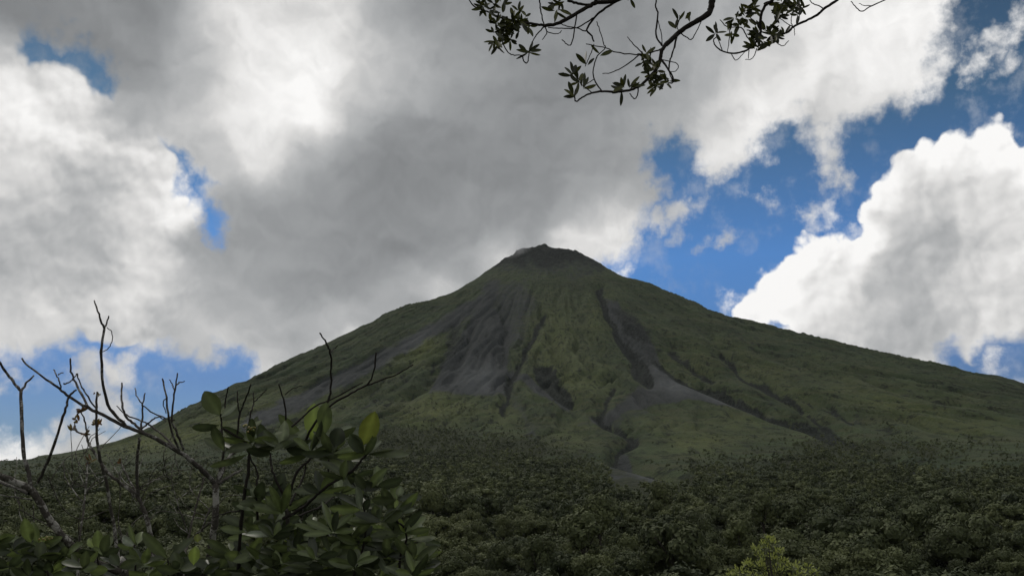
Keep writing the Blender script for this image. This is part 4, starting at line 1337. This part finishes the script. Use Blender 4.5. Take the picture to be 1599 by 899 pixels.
# ---- the sapling with sunlight painted into its yellow-green leaves, at lower right
D7 = 42.0
rt7 = at(1212, 905, D7)
g7 = gz(rt7[0], rt7[1])
root = empty('sapling', (float(rt7[0]), float(rt7[1]), g7), 'bright yellow-green young tree poking up at the bottom edge', 'tree')
tb = Tubes()
top = at(1200, 850, D7)
base7 = np.array([rt7[0], rt7[1], g7 - 0.2])
tb.add(catmull([base7, base7 * .5 + top * .5 + np.array([.15, 0, 0]), top], 6), np.linspace(0.09, 0.02, 13), 7)
l7 = Leaves()
rg7 = np.random.default_rng(70)
for (px, py, r, n) in [(1200, 842, 7, 46), (1207, 848, 8, 46), (1196, 855, 9, 46), (1180, 858, 8, 50), (1188, 868, 9, 60), (1216, 862, 8, 50), (1210, 872, 10, 60), (1168, 882, 9, 60), (1155, 893, 10, 60), (1140, 900, 9, 50), (1225, 878, 9, 60), (1240, 886, 10, 60), (1262, 884, 6, 34),
                       (1272, 894, 8, 46), (1250, 896, 10, 60), (1190, 885, 12, 80), (1215, 893, 12, 80), (1175, 900, 12, 70), (1200, 905, 14, 80), (1235, 905, 12, 70), (1265, 908, 12, 60), (1150, 910, 12, 60), (1192, 848, 4, 20)]:
    d = D7 + rg7.normal(0, 0.7)
    c0 = at(px, py, d)
    for a_ in (0, 1):
        tb.add(catmull([base7 * .25 + top * .75 + np.array([0, 0, -0.3 * a_]), base7 * .1 + top * .3 + c0 * .6 + np.array([0, 0, -.2]), c0], 4), np.linspace(0.03, 0.008, 9), 5) if a_ == 0 else None
    for k in range(n):
        dv = rg7.normal(0, 1, 3); dv /= np.linalg.norm(dv)
        q = c0 + dv * r * d / F * rg7.uniform(0.2, 1.0)
        up = dv + np.array([0, 0, 0.5]); up /= np.linalg.norm(up)
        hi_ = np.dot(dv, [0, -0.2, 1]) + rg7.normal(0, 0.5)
        col_ = (0.30, 0.33, 0.105) if hi_ > 0.25 else ((0.18, 0.205, 0.065) if hi_ > -0.5 else (0.07, 0.085, 0.03))  # sunlit tops and shaded undersides painted as leaf colour
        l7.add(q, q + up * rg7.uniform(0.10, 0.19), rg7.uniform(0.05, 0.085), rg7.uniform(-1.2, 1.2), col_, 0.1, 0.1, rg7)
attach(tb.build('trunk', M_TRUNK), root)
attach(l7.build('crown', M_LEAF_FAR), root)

# ---- the tree whose boughs hang into the top of the picture
D8 = 4.5
p8 = Plant(D8, 8)
R3 = lambda key, w0, w1, *p, **k: p8.branch(key, z3(*p), w0, w1, k.get('dz', 0.0), 7, k.get('knob', 0.05), k.get('start'), k.get('extra'))
R4 = lambda key, w0, w1, *p, **k: p8.branch(key, z4(*p), w0, w1, k.get('dz', 0.0), 7, k.get('knob', 0.05), k.get('start'), k.get('extra'))
TR = np.array([4.3, 5.3, 0.0])          # trunk foot, outside the picture to the right
g8 = gz(TR[0], TR[1])
fork = np.array([3.6, 5.0, 3.0]); fork2 = np.array([2.4, 4.7, 3.4])
R4('bough', 13, 7, (330, -40), (320, 0), (310, 60), (290, 100), (200, 155), (90, 225), (0, 315), start=4.6, extra=[fork, fork2, at(1140, -60, 4.65)])
R3('bough', 7, 4.5, (1590, 250), (1540, 295), (1480, 360), (1465, 430), (1440, 500), (1390, 560), (1320, 630), dz=-0.1)
R3('bough', 4.5, 2.0, (1320, 630), (1250, 660), (1150, 675), (1035, 672), (960, 685), (890, 715), (845, 745), (828, 700), dz=-0.1)
R3('bough', 8.5, 5.5, (1330, -110), (1150, 0), (1000, 20), (950, 42), (850, 100), (720, 170), (620, 190), start=4.35, extra=[fork, fork2 * .7 + at(1000, -110, 4.4) * .3, at(1060, -60, 4.4)])
R3('branch', 4.5, 1.8, (620, 190), (540, 178), (400, 155), (300, 135), (215, 95), (100, 50), (55, -5), dz=0.15)
R3('branch', 4.5, 3, (780, 5), (860, 28), (940, 38), (1000, 25), (1060, 20), (1150, 2), dz=0.05)
R3('branch', 6, 5, (1000, -60), (990, -10), (985, 25), start=4.3)
R3('branch', 4, 2.4, (1160, 0), (1060, 62), (990, 120), (925, 218), (955, 260), (975, 305), dz=0.1)
R3('branch', 2.4, 1.6, (990, 122), (920, 165), (850, 205), (740, 210), (640, 205), dz=0.05)
R3('branch', 2.2, 1.5, (925, 218), (905, 229), (850, 206), (760, 190), (720, 165), dz=0.05)
R3('branch', 2.4, 1.4, (850, 110), (835, 205), (812, 318), (785, 331), (740, 290), dz=-0.1)
R3('branch', 2.4, 1.5, (615, 192), (570, 240), (545, 270), (520, 315), dz=-0.1)
R3('branch', 2.2, 1.2, (612, 195), (630, 240), (598, 293), dz=0.1)
R3('branch', 1.6, 1.2, (632, 236), (690, 250), (722, 245), (738, 228), dz=0.05)
R3('branch', 2.4, 2, (575, -20), (582, 60), (592, 110), (612, 190), dz=0.0)
R3('branch', 2.0, 1.6, (270, 240), (305, 315), (340, 380), (380, 405), (450, 408), dz=0.1)
R3('branch', 2.2, 1.6, (450, 408), (458, 445), (480, 466), (492, 440), (500, 390), dz=0.0)
R3('branch', 2.4, 1.5, (1480, 360), (1400, 385), (1310, 402), (1140, 385), (1080, 360), (990, 340), (920, 322), dz=0.1)
R3('branch', 2.2, 1.2, (1310, 402), (1200, 488), (1100, 535), (1040, 541), dz=-0.1)
R3('branch', 2.0, 1.2, (1325, 385), (1255, 312), (1220, 272), dz=0.1)
R3('branch', 3, 2.2, (1475, 335), (1432, 255), (1445, 110), (1430, 40), (1440, -30), dz=0.1)
R3('branch', 1.6, 1.2, (1478, 335), (1470, 245), (1448, 155), dz=-0.05)
R3('branch', 3.6, 2, (1465, 430), (1520, 510), (1556, 570), (1555, 605), (1520, 612), dz=-0.1)
R3('branch', 2.4, 1.8, (1585, 255), (1552, 400), (1530, 455), (1525, 520), dz=-0.1)
R3('branch', 1.6, 1.2, (1480, 440), (1590, 472), (1580, 520), (1540, 530), dz=0.05)
R3('branch', 2.2, 1.4, (1035, 672), (978, 585), (972, 505), (1005, 410), (1060, 355), (1045, 320), (1020, 230), (995, 160), dz=0.1)
R3('branch', 1.6, 1.2, (976, 582), (935, 610), (895, 635), dz=0.0)
R3('branch', 1.8, 1.2, (965, 685), (885, 620), (820, 562), (745, 535), dz=0.05)
R3('branch', 1.6, 1.1, (975, 330), (950, 400), (920, 470), (910, 490), dz=0.0)
R3('branch', 2.2, 1.6, (1300, 645), (1295, 700), (1270, 727), (1240, 690), dz=0.0)
R4('branch', 2, 1.4, (100, 232), (140, 258), (175, 275), (203, 235), (248, 145), dz=0.1)
R4('branch', 1.6, 1.2, (90, 225), (78, 180), (92, 140), (95, 110), dz=0.0)
R4('branch', 2.2, 1.6, (80, 240), (58, 330), (30, 412), (22, 500), (48, 565), dz=-0.1)
R4('bough', 6.5, 3.4, (830, -130), (740, 0), (690, 40), (660, 105), (655, 180), (658, 240), (620, 300), start=4.7, extra=[fork, fork2, at(1240, -70, 4.75)])
R4('branch', 3.4, 1.5, (620, 300), (560, 350), (470, 370), (390, 355), (338, 312), (330, 275), (350, 258), dz=-0.1)
R4('branch', 1.6, 1.2, (390, 355), (372, 300), (355, 262), dz=0.0)
R4('bough', 5.2, 3.0, (1330, -110), (1190, 0), (1100, 60), (1050, 105), (970, 145), (880, 190), (850, 222), (800, 240), (740, 270), start=4.5, extra=[fork, (2.9, 4.8, 3.3), at(1360, -50, 4.55)])
R4('branch', 2.0, 1.4, (1092, 60), (1060, 42), (1020, 28), (985, -10), dz=0.05)
R4('branch', 1.6, 1.2, (880, 190), (830, 158), (790, 128), dz=0.0); R4('branch', 1.6, 1.2, (880, 188), (868, 150), (872, 110), dz=0.0)
R4('branch', 1.2, 0.9, (890, 192), (891, 220), (892, 247), dz=0.0)
R4('branch', 1.8, 1.2, (715, 262), (760, 292), (808, 320), (850, 285), dz=0.05)
R4('branch', 2.2, 1.4, (600, 305), (560, 255), (520, 192), (430, 190), (375, 138), dz=0.1)
R4('branch', 1.6, 1.1, (455, 370), (480, 420), (520, 390), (560, 345), dz=0.0)
R4('branch', 1.6, 1.1, (628, 340), (600, 405), (552, 415), dz=0.0); R4('branch', 1.6, 1.1, (575, 350), (572, 408), dz=0.0)
R4('branch', 1.6, 1.1, (440, 200), (436, 300), (426, 360), dz=-0.05)
R4('branch', 2.0, 1.4, (650, 180), (600, 140), (570, 100), (560, 50), dz=0.1)
R4('branch', 1.6, 1.2, (560, 210), (620, 215), (690, 200), dz=0.1)
R4('branch', 2.6, 1.4, (1640, -70), (1520, 0), (1420, 45), (1360, 80), (1320, 55), (1285, 12), start=4.55, extra=[fork, (3.1, 4.8, 3.2), at(1420, -40, 4.6)])
R4('branch', 1.4, 1.0, (1420, 42), (1380, 40), (1340, 28), dz=0.0)
tk = Tubes()
tk.add(catmull([(TR[0], TR[1], g8 - 0.2), (4.25, 5.25, 0.2), (4.0, 5.15, 1.8), tuple(fork), (3.0, 5.4, 5.0)], 6), np.linspace(0.11, 0.05, 25), 10, 0.04)
l8 = Leaves()
r8 = np.random.default_rng(88)
TOPC = [(0.030, 0.035, 0.012), (0.044, 0.050, 0.015), (0.062, 0.066, 0.018), (0.022, 0.025, 0.012)]


def spray(px, py, n, ln=17, wd=6.5, spread=2 * math.pi, mid=-math.pi / 2, jit=4):
    d = p8.depth(px, py, 40)
    for k in range(n):
        a = mid + (k / max(n - 1, 1) - 0.5) * spread + r8.normal(0, 0.25) if spread < 6 else r8.uniform(0, 6.28)
        l_ = ln * r8.uniform(0.7, 1.2)
        b_ = (px + r8.normal(0, jit * 0.4), py + r8.normal(0, jit * 0.4))
        leaf_px(l8, b_, (b_[0] + math.cos(a) * l_, b_[1] + math.sin(a) * l_), wd * r8.uniform(0.8, 1.2), TOPC[int(r8.integers(0, 4))], r8.uniform(-0.9, 0.9), d + r8.normal(0, 0.03), r8.normal(0, 0.03), 0.08, 0.1, r8, 0.9)


for (x, y, n) in [(170, 50, 12), (200, 80, 9), (240, 35, 8), (150, 30, 8), (265, 175, 12), (290, 220, 10), (240, 240, 6), (250, 300, 10), (270, 320, 9), (350, 250, 12), (360, 290, 9), (330, 200, 12), (390, 130, 10), (420, 90, 8), (470, 130, 7), (450, 180, 9), (500, 190, 6), (380, 180, 12), (310, 250, 10),
                  (430, 230, 5), (310, 20, 8), (690, 25, 8), (720, 10, 9), (660, 10, 6), (1240, -5, 5), (1400, 560, 8), (1440, 530, 9), (1450, 590, 9), (1430, 640, 7), (1500, 600, 7), (1530, 590, 6), (1380, 530, 6), (1365, 400, 8), (1390, 440, 8), (1340, 450, 8), (1400, 470, 6), (1420, 610, 6)]:
    q = zz([(x, y)], 0.2126, 720, 0)[0]
    spray(q[0], q[1], max(3, int(n * 0.8)), 15.5, 5.2)
for (x, y, n, a0, sp) in [(500, 385, 7, -90, 260), (705, 70, 5, 95, 150), (1015, 405, 2, -85, 90), (820, 545, 5, -110, 140), (895, 640, 4, -65, 90), (835, 710, 6, -130, 120), (860, 600, 5, -120, 130), (920, 470, 3, -80, 80), (1195, 640, 5, -140, 120), (1190, 660, 3, 160, 80), (1245, 640, 3, -60, 80), (1235, 650, 2, -30, 40)]:
    q = zz([(x, y)], 0.2126, 720, 0)[0]
    spray(q[0], q[1], n, 21, 6.4, R_(sp), R_(a0))
for (x, y, n, a0, sp) in [(88, 138, 3, -95, 90), (160, 140, 2, -60, 60), (78, 195, 2, -100, 60), (345, 235, 6, -90, 230), (620, 340, 5, -90, 160), (690, 220, 4, -80, 120), (785, 110, 6, -90, 260), (640, 330, 4, -60, 120)]:
    q = zz([(x, y)], 0.2251, 1040, 0)[0]
    spray(q[0], q[1], n, 19, 6.2, R_(sp), R_(a0))
for (x, y, n) in [(480, 130, 8), (550, 95, 9), (600, 60, 9), (610, 20, 10), (575, 130, 7), (540, 120, 7), (790, 75, 9), (750, 90, 8), (850, 40, 9), (900, 30, 9), (940, 60, 8), (915, 105, 6), (880, 60, 8), (790, 215, 9), (760, 245, 8), (720, 235, 8), (650, 215, 9), (640, 275, 7), (585, 290, 6), (465, 240, 7),
                  (510, 165, 7), (830, 240, 6), (690, 285, 5), (630, 240, 8), (800, 20, 8), (840, -5, 8), (650, -5, 6), (440, 220, 4), (760, 15, 7), (920, -5, 7)]:
    q = zz([(x, y)], 0.2251, 1040, 0)[0]
    spray(q[0], q[1], max(3, int(n * 0.8)), 15.5, 5.2)
# foliage just above the frame, on the same boughs
for _ in range(60):
    spray(r8.uniform(740, 1420), r8.uniform(-120, -25), 8, 14, 6)
root = empty('overhanging_tree', (float(TR[0]), float(TR[1]), g8), 'dark tree whose thin leafy boughs hang into the top of the picture', 'tree')
attach(tk.build('trunk', M_BARK), root)
for k, tbs in p8.tubes: attach(tbs.build(k, M_BARK_DARK), root)
attach(l8.build('foliage', M_LEAF_TOP), root)


# ------------------------------------------------------------------ vapour drifting off the summit
def mat_steam():
    m = bpy.data.materials.new('vapour'); m.use_nodes = True; m.node_tree.nodes.clear()
    t = T(m.node_tree)
    o = t.node('ShaderNodeOutputMaterial'); v = t.node('ShaderNodeVolumePrincipled')
    m.node_tree.links.new(v.outputs[0], o.inputs['Volume'])
    v.inputs['Color'].default_value = (0.95, 0.96, 1.0, 1)
    tc_ = t.node('ShaderNodeTexCoord')
    obj = tc_.outputs['Object']
    n = t.noise(t.node('ShaderNodeNewGeometry').outputs['Position'], 0.045, 4.0, 0.6)
    ln = E(t, t.vmath('LENGTH', obj).outputs['Value'])
    d = (t.smooth(ln + (n - 0.5) * 1.1, 0.15, 0.85, 1.0, 0.0)) * 0.008
    t.put(v.inputs['Density'], d)
    return m


iv, fc = ico(3)
st = mesh_obj('steam', iv, fc, mat_steam(), None, True)
c = at(812, 388, DIST - 70)
st.location = c
st.scale = (105, 55, 40)
st.rotation_euler = (0, R_(-28), 0)
tag(st, 'thin white vapour drifting off the left shoulder of the summit', 'steam', kind='stuff')


# ------------------------------------------------------------------ the moist air
def box(name, lo, hi, mat):
    x0, y0, z0 = lo; x1, y1, z1_ = hi
    V = [(x0, y0, z0), (x1, y0, z0), (x1, y1, z0), (x0, y1, z0), (x0, y0, z1_), (x1, y0, z1_), (x1, y1, z1_), (x0, y1, z1_)]
    Fq = [(0, 3, 2, 1), (4, 5, 6, 7), (0, 1, 5, 4), (1, 2, 6, 5), (2, 3, 7, 6), (3, 0, 4, 7)]
    return mesh_obj(name, V, Fq, mat)


mh = bpy.data.materials.new('air'); mh.use_nodes = True; mh.node_tree.nodes.clear()
th = T(mh.node_tree)
oh = th.node('ShaderNodeOutputMaterial'); vh = th.node('ShaderNodeVolumePrincipled')
mh.node_tree.links.new(vh.outputs[0], oh.inputs['Volume'])
vh.inputs['Color'].default_value = (0.86, 0.93, 1.0, 1)
vh.inputs['Density'].default_value = 0.9e-5
zs = [o.bound_box for o in (mt, gd)]
zmin = min(c_[2] for b_ in zs for c_ in b_)
xm = [c_[0] for b_ in zs for c_ in b_]; ym = [c_[1] for b_ in zs for c_ in b_]
hz = box('haze', (min(xm) - 50, min(ym) - 50, zmin - 1), (max(xm) + 50, max(ym) + 50, 1090), mh)
tag(hz, 'thin pale moist air softening the far slopes', 'haze', kind='stuff')
